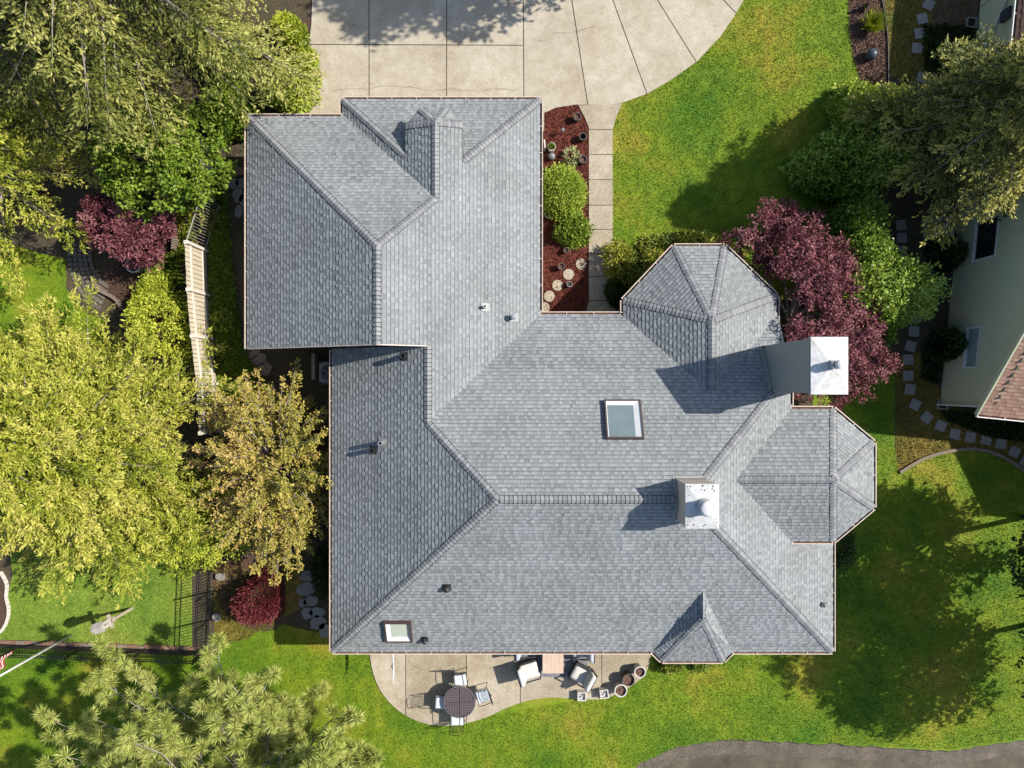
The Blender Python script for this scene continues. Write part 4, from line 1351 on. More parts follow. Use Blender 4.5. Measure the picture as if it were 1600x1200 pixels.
def metal_chair(u, v, ang, label):
    x, y = at(u, v, 0.5)
    t = thing('patio_chair', label, 'chair', (x, y, 0.05), ang, 'metal dining chairs round the patio table')
    # local: faces +x, back at -x
    w = 0.25
    for sx, sy in ((1, 1), (1, -1), (-1, 1), (-1, -1)):
        l = MB()
        l.tube([(sx * 0.22, sy * w, 0.42), (sx * 0.26, sy * (w + 0.015), 0)], 0.013, 6); l.build('leg', M['iron'], t)
    f = MB()
    f.tube([(0.23, w, 0.42), (0.23, -w, 0.42), (-0.23, -w, 0.42), (-0.23, w, 0.42), (0.23, w, 0.42)], 0.014, 5); f.build('seat_frame', M['iron'], t)
    c = MB()
    for zz, e in ((0, 0),):
        prof = [(-0.02, 0.43), (0.0, 0.45), (0.0, 0.49), (-0.04, 0.52)]
        b = len(c.v)
        for ins, z in prof:
            h_ = 0.235 + ins
            for px_, py_ in ((h_, h_), (-h_, h_), (-h_, -h_), (h_, -h_)):
                c.v.append((px_, py_, z))
        for i in range(3):
            for j in range(4):
                k = (j + 1) % 4
                c.f.append((b + i * 4 + j, b + i * 4 + k, b + (i + 1) * 4 + k, b + (i + 1) * 4 + j)); c.t.append(.5)
        c.f.append((b + 12, b + 13, b + 14, b + 15)); c.t.append(.5)
    c.build('cushion', M['cushion'], t)
    bk = MB()
    top = [(-0.35, -w, 0.92), (-0.37, -w * 0.5, 0.98), (-0.375, 0, 1.0), (-0.37, w * 0.5, 0.98), (-0.35, w, 0.92)]
    bk.tube([(-0.23, -w, 0.42)] + top + [(-0.23, w, 0.42)], 0.014, 5)
    for i in range(-3, 4):
        y0 = i * 0.075
        bk.tube([(-0.255, max(-w, min(w, y0 - 0.11)), 0.52), (-0.345, max(-w, min(w, y0 + 0.11)), 0.9)], 0.007, 4, False)
        bk.tube([(-0.255, max(-w, min(w, y0 + 0.11)), 0.52), (-0.345, max(-w, min(w, y0 - 0.11)), 0.9)], 0.007, 4, False)
    bk.tube([(-0.255, -w, 0.52), (-0.255, w, 0.52)], 0.009, 4, False)
    bk.build('backrest', M['iron'], t)
    for s in (1, -1):
        a = MB()
        a.tube([(-0.3, s * w, 0.68), (0.0, s * (w + 0.03), 0.68), (0.23, s * (w + 0.03), 0.66), (0.24, s * w, 0.42)], 0.014, 5)
        a.build('armrest', M['iron'], t)
    return t
metal_chair(719, 1061, R(-85), 'black metal patio chair with pale cushion on the house side of the round table')
metal_chair(754, 1087, R(197), 'black metal patio chair with pale cushion on the right side of the round table')
metal_chair(690, 1097, R(-4), 'black metal patio chair with pale cushion on the left side of the round table')
metal_chair(714, 1123, R(92), 'black metal patio chair with pale cushion on the lawn side of the round table')

mb = MB(); mb.box(0.25, -11.42, 0.052, 2.95, -9.6, 0.062)
tag(mb.build('outdoor_rug', M['rug']), 'grey patterned outdoor rug under the low wooden table', 'rug')
def low_table():
    t = thing('coffee_table', 'low pale wooden table partly under the eave on the patio', 'table', (1.57, -10.35, 0.062))
    xs_ = [-0.4 + i * 0.16 for i in range(6)]
    for i in range(5):
        m2 = MB(); m2.box(xs_[i] + 0.002, -0.72, 0.5, xs_[i + 1] - 0.002, 0.72, 0.54); m2.build('plank', M['tabletop'], t)
    ap = MB(); ap.box(-0.36, -0.67, 0.4, 0.36, 0.67, 0.497); ap.build('apron', M['tabletop'], t)
    for sx in (-1, 1):
        for sy in (-1, 1):
            l = MB(); l.box(sx * 0.33 - 0.035, sy * 0.63 - 0.035, 0, sx * 0.33 + 0.035, sy * 0.63 + 0.035, 0.4); l.build('leg', M['tabletop'], t)
low_table()

def lounge(x, y, ang, label, cm):
    t = thing('lounge_chair', label, 'chair', (x, y, 0.062), ang, 'cushioned lounge chairs round the low table')
    b = MB()
    b.box(-0.34, -0.33, 0.16, 0.34, 0.33, 0.24)
    b.build('seat_frame', M['wicker'], t)
    for sx in (-1, 1):
        for sy in (-1, 1):
            l = MB(); l.box(sx * 0.3 - 0.025, sy * 0.3 - 0.025, 0, sx * 0.3 + 0.025, sy * 0.3 + 0.025, 0.16); l.build('leg', M['wicker'], t)
    for s in (1, -1):
        a = MB()
        a.box(-0.38, s * 0.35 - 0.025, 0.5, 0.3, s * 0.35 + 0.025, 0.53)
        a.box(0.26, s * 0.35 - 0.02, 0.2, 0.3, s * 0.35 + 0.02, 0.5)
        a.build('armrest', M['wicker'], t)
    bk = MB()
    bk.face([(-0.34, -0.36, 0.2), (-0.34, 0.36, 0.2), (-0.5, 0.36, 0.8), (-0.5, -0.36, 0.8)])
    bk.face([(-0.37, -0.36, 0.2), (-0.37, 0.36, 0.2), (-0.53, 0.36, 0.8), (-0.53, -0.36, 0.8)][::-1])
    bk.face([(-0.5, -0.36, 0.8), (-0.5, 0.36, 0.8), (-0.53, 0.36, 0.8), (-0.53, -0.36, 0.8)])
    for s in (1, -1):
        bk.face([(-0.34, s * 0.36, 0.2), (-0.5, s * 0.36, 0.8), (-0.53, s * 0.36, 0.8), (-0.37, s * 0.36, 0.2)])
    bk.build('backrest', M['wicker'], t)
    def pillow(name, fn):
        c = MB()
        n = 6
        grid = {}
        for side in (0, 1):
            for i in range(n + 1):
                for j in range(n + 1):
                    a, d = i / n * 2 - 1, j / n * 2 - 1
                    bulge = (1 - a ** 4) * (1 - d ** 4) * 0.035
                    grid[(side, i, j)] = len(c.v)
                    c.v.append(fn(a, d, side, bulge))
            for i in range(n):
                for j in range(n):
                    q = (grid[(side, i, j)], grid[(side, i + 1, j)], grid[(side, i + 1, j + 1)], grid[(side, i, j + 1)])
                    c.f.append(q if side else q[::-1]); c.t.append(.5)
        edge = [(i, 0) for i in range(n)] + [(n, j) for j in range(n)] + [(i, n) for i in range(n, 0, -1)] + [(0, j) for j in range(n, 0, -1)]
        for k in range(len(edge)):
            e0, e1 = edge[k], edge[(k + 1) % len(edge)]
            c.f.append((grid[(0,) + e0], grid[(0,) + e1], grid[(1,) + e1], grid[(1,) + e0])); c.t.append(.5)
        c.build(name, cm, t, True)
    pillow('seat_cushion', lambda a, d, s, b: (-0.02 + a * 0.31, d * 0.31, (0.37 + b) if s else 0.245))
    pillow('back_cushion', lambda a, d, s, b: (-0.36 - (0.58 + a * 0.26 - 0.3) * 0.22 + (0.13 + b if s else 0.0), d * 0.32, 0.6 + a * 0.26))
    return t
lounge(0.72, -11.02, R(17), 'cushioned lounge chair on the left lawn-side corner of the grey rug', M['creamcushion'])
lounge(2.62, -11.16, R(152), 'cushioned lounge chair on the right lawn-side corner of the grey rug', M['creamcushion'])
lounge(0.6, -10.12, R(2), 'grey cushioned lounge chair half under the eave left of the low table', M['greycushion'])
lounge(2.62, -10.2, R(178), 'grey cushioned lounge chair half under the eave right of the low table', M['greycushion'])

def pot(u, v, r, h, mat, soilmat, label, group=None, rim=0.03, depth=0.08, taper=0.78, z0=0.012, seed=0, n=20):
    x, y = at(u, v, h)
    t = thing('planter_pot', label, 'pot', (x, y, z0), 0, group)
    mb = MB()
    mb.lathe([(r * taper, 0), (r * 0.98, h - 0.05), (r, h - 0.05), (r, h), (r - rim, h), (r - rim, h - depth - 0.02)], (0, 0, 0), n)
    mb.build('pot_wall', mat, t, False)
    s = MB()
    rng = random.Random(seed + int(u))
    k = 10
    ring = [(0, 0, h - depth + rng.uniform(0, .02))]
    prev = None
    s.disc((0, 0, h - depth), r - rim, n)
    s.build('potting_soil', soilmat, t)
    for i in range(7):
        c = MB()
        a = rng.uniform(0, 6.28); q = rng.uniform(0, r * 0.6); w = rng.uniform(0.02, 0.05) * r / 0.2
        c.lathe([(w, 0), (w * 0.8, w * 0.5), (0.001, w * 0.7)], (q * math.cos(a), q * math.sin(a), h - depth), 6)
        c.build('clod', soilmat, t)
    return t
GP = 'round planters at the patio corner'
pot(970, 1079, 0.245, 0.5, M['whitepot'], M['clay'], 'white round planter of dry soil, lowest of the three on the patio corner', GP, 0.035, 0.1, z0=0.03)
pot(982, 1062, 0.235, 0.46, M['darkpot'], M['clay'], 'dark round planter of dry soil between two white planters', GP, 0.025, 0.1, z0=0.05)
pot(1000, 1050, 0.225, 0.5, M['whitepot'], M['clay'], 'white round planter of dry soil nearest the south dormer', GP, 0.035, 0.1, z0=0.03)
def box_lantern(u, v, rz, label):
    x, y = at(u, v, 0.3)
    t = thing('square_box', label, 'box', (x, y, 0.05), rz, 'small square cream boxes on the patio edge')
    w, h = 0.165, 0.3
    b = MB()
    for x0, y0, x1, y1 in ((-w, -w, w, -w + 0.035), (-w, w - 0.035, w, w), (-w, -w + 0.035, -w + 0.035, w - 0.035), (w - 0.035, -w + 0.035, w, w - 0.035)):
        b.box(x0, y0, 0, x1, y1, h)
    b.build('box_wall', M['whitepot'], t)
    f = MB(); f.box(-w + 0.036, -w + 0.036, 0.02, w - 0.036, w - 0.036, 0.2); f.build('box_filling', M['creamcushion'], t)
    for k, (px_, py_) in enumerate(((-0.06, 0.05), (-0.05, -0.04), (0.02, 0.0), (0.05, 0.06))):
        c = MB(); c.box(px_ - 0.022, py_ - 0.03, 0.2, px_ + 0.022, py_ + 0.03, 0.25); c.build('box_item', M['greyball'] if k % 2 else M['whitepot'], t)
    s = MB(); s.box(-0.03, -w - 0.07, 0.1, 0.03, -w - 0.001, 0.2); s.build('spout', M['palemetal'], t)
box_lantern(909, 1088, 0.0, 'small square cream box with open top, left of two on the patio edge')
box_lantern(944, 1084, 0.12, 'small square cream box with open top beside the lowest white planter')

def rolled_flag():
    x, y = at(614, 1050, 2.0)
    t = thing('rolled_banner', 'rolled white banner with a purple edge jutting out from under the eave', 'banner', (x + 0.02, -8.98, 2.1), 0)
    mb = MB(); mb.tube([(0, 0, 0), (0, -1.85, 0.0)], 0.014, 6); mb.build('pole', M['white'], t)
    c = MB()
    pts, rad = [], []
    for i in range(22):
        q = i / 21
        pts.append((0.012 * math.sin(q * 9), -0.15 - 1.55 * q, -0.035 + 0.012 * math.cos(q * 13)))
        rad.append(0.05 * (1 - 0.55 * q) + 0.008 * math.sin(i * 2.2))
    c.tube(pts, rad, 8); c.build('rolled_cloth', M['white'], t, True)
    p = MB(); p.tube([(-0.03, -1.1, -0.04), (-0.05, -1.25, -0.06), (-0.01, -1.42, -0.05)], [0.006, 0.028, 0.006], 6); p.build('purple_edge', M['purple'], t)
rolled_flag()

# ------------------------------------------------------------------ red mulch bed beside the walkway
GPB = 'dark pots in the red bark bed'
pot(902, 182, 0.155, 0.32, M['darkpot'], M['clay'], 'dark round pot of dry soil, topmost in the red bark bed', GPB)
pot(911, 213, 0.15, 0.32, M['darkpot'], M['soil'], 'dark empty round pot next to the walkway, second from the driveway', GPB, depth=0.2)
pot(911, 249, 0.155, 0.32, M['darkpot'], M['clay'], 'dark round pot of dry soil right of the variegated plant', GPB)
pot(885, 391, 0.115, 0.25, M['darkpot'], M['clay'], 'small dark pot above the round stepping stones, farther from them', GPB)
pot(877, 416, 0.135, 0.32, M['darkpot'], M['clay'], 'dark round pot of dry soil beside the round stepping stones', GPB)
pot(890, 444, 0.115, 0.25, M['greyball'], M['soil'], 'small grey rimmed pot below the round stepping stones', GPB, depth=0.06)
p5 = pot(862, 229, 0.165, 0.35, M['whitepot'], M['soil'], 'pale round pot with small green plants near the garage eave', None, depth=0.04)
pot(859, 333, 0.2, 0.3, M['whitepot'], M['soil'], 'wide pale rimmed pot against the garage below the big round bush', None, depth=0.07)
def pot_plants():
    rng = np.random.default_rng(4)
    S = 60
    a = rng.random(S) * 6.28; q = np.sqrt(rng.random(S)) * 0.12
    P0 = np.column_stack([q * np.cos(a), q * np.sin(a), np.full(S, 0.31)])
    P1 = P0 + np.column_stack([rng.normal(0, .03, S), rng.normal(0, .03, S), 0.08 + 0.05 * rng.random(S)])
    shoots('potted_leaves', P0, P1, 5, 0.01, 0.06, 0.035, 0.5 + rng.normal(0, .1, S), L['green'], p5, rng)
pot_plants()
def solar_lamp(u, v, label, big=False):
    x, y = at(u, v, 0.3)
    t = thing('garden_lamp', label, 'lamp', (x, y, 0.012))
    m1 = MB(); m1.tube([(0, 0, 0), (0, 0, 0.3)], 0.018, 8); m1.build('stake', M['steel'], t)
    m2 = MB(); m2.lathe([(0.05, 0.28), (0.06, 0.38), (0.075, 0.38), (0.07, 0.4), (0.03, 0.43), (0.001, 0.44)], (0, 0, 0), 14); m2.build('lamp_head', M['greyball'], t, True)
solar_lamp(879, 204, 'small grey stake lamp standing in the red bark bed')
def ornament_ball(u, v, r, label, mat):
    x, y = at(u, v, r)
    t = thing('garden_ball', label, 'ornament', (x, y, 0.012))
    b = MB(); b.lathe([(r * 0.6, 0), (r * 0.65, 0.04), (r * 0.5, 0.06)], (0, 0, 0), 16); b.build('base', mat, t)
    g_ = MB(); g_.lathe([(max(0.001, r * math.sin(math.pi * i / 12)), 0.05 + r - r * math.cos(math.pi * i / 12)) for i in range(13)], (0, 0, 0), 20); g_.build('ball', mat, t, True)
ornament_ball(862, 245, 0.14, 'round grey ceramic ball above the big round bush', M['greyball'])
ornament_ball(1361, 86, 0.22, 'round dark blue-grey ball in the pinkish bark strip', M['bluegrey'])
mb = MB(); mb.box(-0.02, -0.16, 0.0, 0.02, 0.16, 0.42)
x_, y_ = at(853, 226, 0.3)
tb_ = thing('small_sign', 'small white board with red marks standing against the garage wall', 'sign', (x_ - 0.05, y_, 0.012), 0.1)
mb.build('board', M['white'], tb_)
m2 = MB()
for k in range(3): m2.box(0.0205, -0.1, 0.14 + k * 0.09, 0.0225, 0.1 - 0.03 * k, 0.16 + k * 0.09)
m2.build('marks', M['red'], tb_)
for k, (u, v, w) in enumerate(((908, 413, 'rightmost'), (888, 429, 'second from the right'), (871, 446, 'third from the right'), (858, 463, 'fourth from the right'), (850, 481, 'nearest the inner corner'))):
    x, y = at(u, v)
    mb = MB()
    mb.lathe([(0.215, 0), (0.215, 0.035), (0.2, 0.042), (0.001, 0.042)], (0, 0, 0), 20)
    o = mb.build('stepping_stone', M['aggregate'])
    o.location = (x, y, 0.012)
    tag(o, 'round pale stepping stone in the red bark, ' + w, 'stepping stone', 'round stepping stones in the red bark')

shrub('round_bush', 'big clipped bright green round bush beside the garage', (1.9, 7.35), 0.98, 1.02, 1.5, L['brightgreen'], 31, S=2600, n=6, leaf=(0.07, 0.04), lump=0.1, shell=0.1, tj=0.2)
shrub('bush', 'lower loose green bush just below the clipped round bush', (2.25, 6.0), 0.7, 0.62, 0.7, L['green'], 32, S=700, n=6, leaf=(0.1, 0.06), lump=0.25)
shrub('variegated_plant', 'small cream and green variegated plant among the dark pots', at(894, 243, 0.3), 0.32, 0.32, 0.42, L['variegated'], 33, S=90, n=5, leaf=(0.11, 0.05), lump=0.15, cat='plant', stems=3)
shrub('bush', 'golden green bush between the walkway and the turret roof', (4.75, 4.55), 0.75, 0.95, 1.2, L['golden'], 34, S=1300, n=7, leaf=(0.12, 0.055), lump=0.35, nl=24)
shrub('bush', 'golden green spreading bush above the turret roof', (6.45, 5.35), 1.35, 0.7, 1.1, L['golden'], 35, S=1300, n=7, leaf=(0.12, 0.055), lump=0.35, nl=24)
shrub('bush', 'dark low bush tucked under the left corner of the turret roof', (4.05, 3.5), 0.4, 0.55, 0.7, L['darkgreen'], 36, S=420, n=6)

# ------------------------------------------------------------------ cream board fence, gate, bin
def board_fence(pts_px, label, h=1.8, gaps=0.02, bw=0.165, seed=1, gappy_from=None):
    pts = [Vector((*at(u, v), 0)) for u, v in pts_px]
    root = thing('board_fence', label, 'fence', tuple(pts[0]))
    o0 = pts[0]
    rng = random.Random(seed)
    meshes = {}
    for i in range(len(pts) - 1):
        a, b = pts[i], pts[i + 1]
        d = b - a; Ln = d.length; d.normalize()
        n = Vector((-d.y, d.x, 0))          # towards the east for a fence running south
        ang = math.atan2(d.y, d.x)
        cnt = max(1, round(Ln / bw))
        step = Ln / cnt
        g_ = 0.05 if (gappy_from is not None and i >= gappy_from) else gaps
        key = round(step - g_, 3)
        if key not in meshes:
            mb = MB(); mb.box(0, -0.011, 0.03, step - g_, 0.011, h); meshes[key] = mb.mesh('board', M['fencewood'])
        for k in range(cnt):
            o = bpy.data.objects.new('board', meshes[key]); link(o, root)
            p = a + d * (k * step + g_ / 2) - o0 + n * rng.uniform(-0.006, 0.006)
            o.location = (p.x, p.y, rng.uniform(-0.012, 0.012)); o.rotation_euler = (0, 0, ang)
        for zz in (0.4, 1.42):
            r = MB(); r.box(0, 0.016, zz - 0.045, Ln, 0.055, zz + 0.045)
            ro = r.build('rail', M['fencecap'], root); ro.location = tuple(a - o0); ro.rotation_euler = (0, 0, ang)
    for p in pts:
        r = MB(); r.box(-0.05, 0.018, 0, 0.05, 0.12, h + 0.02); po = r.build('post', M['fencecap'], root)
        r2 = MB(); r2.box(-0.065, -0.025, h + 0.021, 0.065, 0.13, h + 0.05); 
        c = r2.build('post_cap', M['fencecap'], po)
        po.location = tuple(p - o0)
        po.rotation_euler = (0, 0, math.atan2((pts[-1] - pts[0]).y, (pts[-1] - pts[0]).x))
    return root
board_fence([(322, 393), (325, 462), (331, 530), (339, 600), (343, 672)], 'long cream board fence running beside the garage', gappy_from=3)
board_fence([(338, 245), (333, 314)], 'short cream board fence by the dark bin', seed=3)
def bar_gate():
    a, b = Vector((*at(345, 322), 0)), Vector((*at(323, 391), 0))
    t = thing('bar_gate', 'pale metal bar gate between two cream board fences', 'gate', tuple(a))
    d = b - a
    for zz, nm in ((1.75, 'top_rail'), (0.15, 'bottom_rail')):
        r = MB(); r.tube([(0, 0, zz), (d.x, d.y, zz)], 0.022, 6); r.build(nm, M['palemetal'], t)
    mb = MB(); mb.tube([(0, 0, 0.15), (0, 0, 1.75)], 0.011, 6); me = mb.mesh('bar', M['palemetal'])
    for k in range(16):
        o = bpy.data.objects.new('bar', me); link(o, t)
        o.location = tuple(d * ((k + 0.5) / 16))
bar_gate()
def bin_():
    x, y = at(331, 274, 0.5)
    t = thing('rubbish_bin', 'dark teal wheeled bin by the short cream fence', 'bin', (x, y, 0), 0.05)
    b = MB()
    b.v += [(-.24, -.22, .05), (.24, -.22, .05), (.24, .22, .05), (-.24, .22, .05), (-.29, -.27, .92), (.29, -.27, .92), (.29, .27, .92), (-.29, .27, .92)]
    for q in ((3, 2, 1, 0), (4, 5, 6, 7), (0, 1, 5, 4), (1, 2, 6, 5), (2, 3, 7, 6), (3, 0, 4, 7)): b.f.append(q); b.t.append(.5)
    b.build('bin_body', M['teal'], t)
    l = MB(); l.box(-.32, -.3, .925, .32, .3, .97); l.box(-.2, -.2, .971, .2, .2, 1.0); l.build('lid', M['teal'], t)
    for s in (-1, 1):
        w = MB(); w.tube([(-.2, s * .24, .1), (-.2, s * .29, .1)], .1, 12); w.build('wheel', M['blackpipe'], t)
bin_()

# ------------------------------------------------------------------ black iron fences
def iron_fence(a_px, b_px, label, h=1.33, gap=0.115, posts=3):
    a, b = Vector((*at(*a_px), 0)), Vector((*at(*b_px), 0))
    d = b - a; Ln = d.length; u = d.normalized(); ang = math.atan2(u.y, u.x)
    t = thing('iron_fence', label, 'fence', tuple(a), ang)
    mb = MB(); mb.box(-0.008, -0.008, 0.05, 0.008, 0.008, h); me = mb.mesh('picket', M['iron'])
    n = int(Ln / gap)
    for k in range(n):
        o = bpy.data.objects.new('picket', me); link(o, t); o.location = ((k + .5) * Ln / n, 0, 0)
    for zz in (0.12, h - 0.2, h - 0.02):
        r = MB(); r.box(0, -0.014, zz - 0.014, Ln, 0.014, zz + 0.014); r.build('rail', M['iron'], t)
    p = MB(); p.box(-0.03, -0.03, 0, 0.03, 0.03, h + 0.06); pm = p.mesh('post', M['iron'])
    for k in range(posts + 1):
        o = bpy.data.objects.new('post', pm); link(o, t); o.location = (k * Ln / posts, 0, 0)
iron_fence((331, 880), (326, 1012), 'black iron picket fence between the pale lawn and the crimson bush', posts=3)
iron_fence((325, 1016), (-60, 1003), 'black iron picket fence along the lower edge of the pale lawn', posts=4)
ed = thing('brick_edging', 'row of rusty stone and brick edging along the black iron fence', 'edging', (*at(-20, 1001), 0))
rng_b = random.Random(9)
u0 = -20.0
ex0 = at(-20, 1001)
mbs = []
while u0 < 300:
    w = rng_b.uniform(9, 19)
    x0, y0 = at(u0, 1001 + (u0 + 20) * 0.036); x1, y1 = at(u0 + w - 0.8, 1001 + (u0 + w + 20) * 0.036)
    b = MB(); hh = rng_b.uniform(0.07, 0.13); dd = rng_b.uniform(0.12, 0.2)
    b.box(0, -dd / 2, 0, x1 - x0, dd / 2, hh)
    o = b.build('brick', M['brick'] if rng_b.random() < 0.75 else M['brownstone'], ed)
    o.location = (x0 - ex0[0], y0 - ex0[1] + rng_b.uniform(-.03, .03), 0); o.rotation_euler = (0, 0, rng_b.uniform(-.08, .03))
    u0 += w
ed2 = thing('stone_edging', 'curved white edging stones in the lower left corner', 'edging', (*at(4, 900), 0))
epx = smooth(G([(2, 893), (12, 912), (11, 932), (15, 950), (13, 968), (4, 985), (-14, 998)]), 3, False)
eb = at(4, 900)
for i in range(len(epx) - 1):
    (xa, ya), (xb, yb) = epx[i], epx[i + 1]
    l_ = math.hypot(xb - xa, yb - ya)
    b = MB(); b.box(0.005, -0.05, 0, l_ - 0.005, 0.05, 0.09)
    o = b.build('edging_stone', M['fencecap'], ed2); o.location = (xa - eb[0], ya - eb[1], 0); o.rotation_euler = (0, 0, math.atan2(yb - ya, xb - xa))

# flagpole and birdhouse
def flagpole():
    x, y = at(112, 992)
    t = thing('flagpole', 'tall white flagpole with a striped flag in the lower left corner', 'flagpole', (x, y, 0))
    p = MB(); p.tube([(0, 0, 0), (0, 0, 6.4)], [0.05, 0.03], 10); p.build('pole', M['white'], t, True)
    b = MB(); b.lathe([(0.001, 6.4), (0.06, 6.46), (0.001, 6.52)], (0, 0, 0), 10); b.build('finial', M['steel'], t, True)
    ns = 13
    rows = 10
    W_ = 1.0; hgt = 0.9; zt = 4.75
    def pt(q, z):   # cloth hanging in folds towards the south-west
        return (-0.03 - 0.12 * q * W_ + 0.07 * math.sin(q * 11 + z), 0.04 + 0.5 * q * W_, z - 0.75 * q * W_ * (0.6 + 0.4 * q))
    for s in range(ns):
        z0, z1 = zt - hgt * s / ns, zt - hgt * (s + 1) / ns
        m_ = MB()
        q0 = 0.42 if s < 7 else 0.0
        for i in range(rows):
            a, c = q0 + (1 - q0) * i / rows, q0 + (1 - q0) * (i + 1) / rows
            m_.face([pt(a, z0), pt(a, z1), pt(c, z1), pt(c, z0)])
        m_.build('flag_stripe', M['red'] if s % 2 == 0 else M['white'], t)
    m_ = MB()
    for s in range(7):
        z0, z1 = zt - hgt * s / ns, zt - hgt * (s + 1) / ns
        for i in range(5):
            a, c = 0.42 * i / 5, 0.42 * (i + 1) / 5
            m_.face([pt(a, z0), pt(a, z1), pt(c, z1), pt(c, z0)])
    m_.build('flag_canton', M['blue'], t)
flagpole()
def birdhouse():
    x, y = at(207, 950)
    t = thing('birdhouse', 'pale wooden birdhouse on a tall post in the pale lawn', 'birdhouse', (x, y, 0), R(20))
    p = MB(); p.box(-.05, -.05, 0, .05, .05, 1.75); p.build('post', M['wood'], t)
    a = MB(); a.box(-.05, -.26, 1.5, .05, .26, 1.58); a.box(-.045, -.1, 1.3, .045, .1, 1.36); a.build('crossbar', M['wood'], t)
    b = MB(); b.box(-.14, -.13, 1.76, .14, .13, 2.3); b.build('house_box', M['whitewood'], t)
    r = MB()
    for s in (-1, 1):
        r.face([(-.2, 0, 2.46), (.2, 0, 2.46), (.2, s * .19, 2.27), (-.2, s * .19, 2.27)])
        r.face([(-.2, 0, 2.44), (.2, 0, 2.44), (.2, s * .19, 2.25), (-.2, s * .19, 2.25)][::-1])
    r.face([(.14, -.13, 2.3), (.14, .13, 2.3), (.14, 0, 2.43)]); r.face([(-.14, -.13, 2.3), (-.14, .13, 2.3), (-.14, 0, 2.43)])
    r.build('roof', M['whitewood'], t)
    h_ = MB(); h_.tube([(.13, 0, 2.1), (.143, 0, 2.1)], .035, 12); h_.build('entrance_hole', M['blackpipe'], t)
    k = MB(); k.tube([(.14, 0, 2.0), (.24, 0, 2.0)], .01, 6); k.build('perch', M['wood'], t)
birdhouse()

# ------------------------------------------------------------------ flagstones, pavers, stepping squares
def blob_stone(name, u, v, rx, ry, mat, label, group, seed, h=0.05, rz=0):
    rng = random.Random(seed)
    x, y = at(u, v)
    n = 8
    pts = []
    for i in range(n):
        a = 2 * math.pi * i / n + rng.uniform(-.25, .25)
        k = 0.0250 * rng.uniform(0.82, 1.14)
        px_, py_ = rot2(math.cos(a) * rx * k * 1.08, math.sin(a) * ry * k * 1.08, rz)
        pts.append((px_, py_))
    mb = MB()
    mb.prism(pts, 0, h)
    o = mb.build(name, mat)
    o.location = (x, y, 0.004)
    return tag(o, label, 'flagstone', group)
FG = [(481, 900, 14, 8, 'topmost of the path'), (478, 920, 14, 11, 'second from the top'), (487, 939, 13, 9, 'third from the top'), (473, 942, 6, 7, 'the small one'), (481, 957, 9, 9, 'left of the lower pair'), (496, 956, 11, 8, 'right of the lower pair'), (497, 972, 13, 10, 'second from the bottom'), (508, 984, 10, 12, 'lowest, against the eave')]
for k, (u, v, a, b, w) in enumerate(FG):
    blob_stone('flagstone', u, v, a, b, M['stone'], 'grey flagstone by the house near the crimson bush, ' + w, 'flagstones near the crimson bush', 50 + k)
FG2 = [(371, 267, 12, 7, 'topmost'), (365, 287, 8, 8, 'left of the second row'), (378, 287, 8, 8, 'right of the second row'), (372, 306, 9, 12, 'the tall one'), (381, 313, 7, 10, 'partly under the gutter'), (374, 331, 6, 10, 'lowest')]
for k, (u, v, a, b, w) in enumerate(FG2):
    blob_stone('flagstone', u, v, a, b, M['stone'] if k else M['brownstone'], 'shaded flagstone between the bin and the garage, ' + w, 'flagstones by the garage', 70 + k)
FG3 = [(398, 553, 10, 6, 'touching the garage corner'), (406, 562, 13, 9, 'in the middle'), (414, 577, 12, 10, 'next to the tan tree')]
for k, (u, v, a, b, w) in enumerate(FG3):
    blob_stone('flagstone', u, v, a, b, M['brownstone'], 'brown flagstone below the garage corner, ' + w, 'flagstones below the garage corner', 80 + k, rz=0.5)
for k, (u, v, w) in enumerate(((346, 900, 'above'), (341, 962, 'beside'),)):
    blob_stone('garden_rock', u, v, 7, 6, M['stone'], 'small pale rock ' + w + ' the path to the crimson bush along the iron fence', 'small rocks by the iron fence', 90 + k, 0.18)

SQ = [(1450, 8, 28), (1440, 30, -12), (1436, 53, -8), (1432, 76, 5), (1440, 122, 15), (1407, 352, -5), (1408, 372, 0), (1408, 392, 4), (1415, 424, -20), (1424, 448, -12), (1429, 470, -5), (1430, 494, 0), (1427, 518, 4), (1422, 541, 15), (1418, 562, 0), (1418, 587, 0), (1421, 608, 8), (1429, 632, 28), (1447, 652, 40), (1469, 665, 22), (1491, 678, 12), (1515, 683, 10), (1540, 687, 12), (1563, 693, 14), (1584, 706, 25), (1601, 722, 35)]
words = ['topmost', 'second from the top edge', 'third from the top edge', 'fourth from the top edge', 'peeping out above the dark conifer', 'just below the conifer tip', 'second below the conifer tip', 'third below the conifer tip', 'fourth below the conifer tip', 'level with the purple maple', 'left of the hedge foot', 'half under the lowest hedge bush', 'above the round end of the hedge', 'touching the lower hedge end', 'first clear one below the hedge', 'second clear one below the hedge', 'third clear one below the hedge', 'first turned one at the bend', 'second turned one at the bend', 'left of the drain at the bend', 'sixth from the right edge', 'fifth from the right edge', 'fourth from the right edge', 'third from the right edge', 'second from the right edge', 'at the right edge']
mb = MB(); mb.box(-0.2, -0.2, 0, 0.2, 0.2, 0.045); me_sq = mb.mesh('stepping_square', M['paver'])
for (u, v, a), w in zip(SQ, words):
    o = bpy.data.objects.new('stepping_square', me_sq); link(o)
    x, y = at(u, v); o.location = (x, y, 0.008); o.rotation_euler = (0, 0, R(-a))
    tag(o, 'square grey stepping stone beside the green house, ' + w, 'stepping stone', 'square stepping stones by the green house')
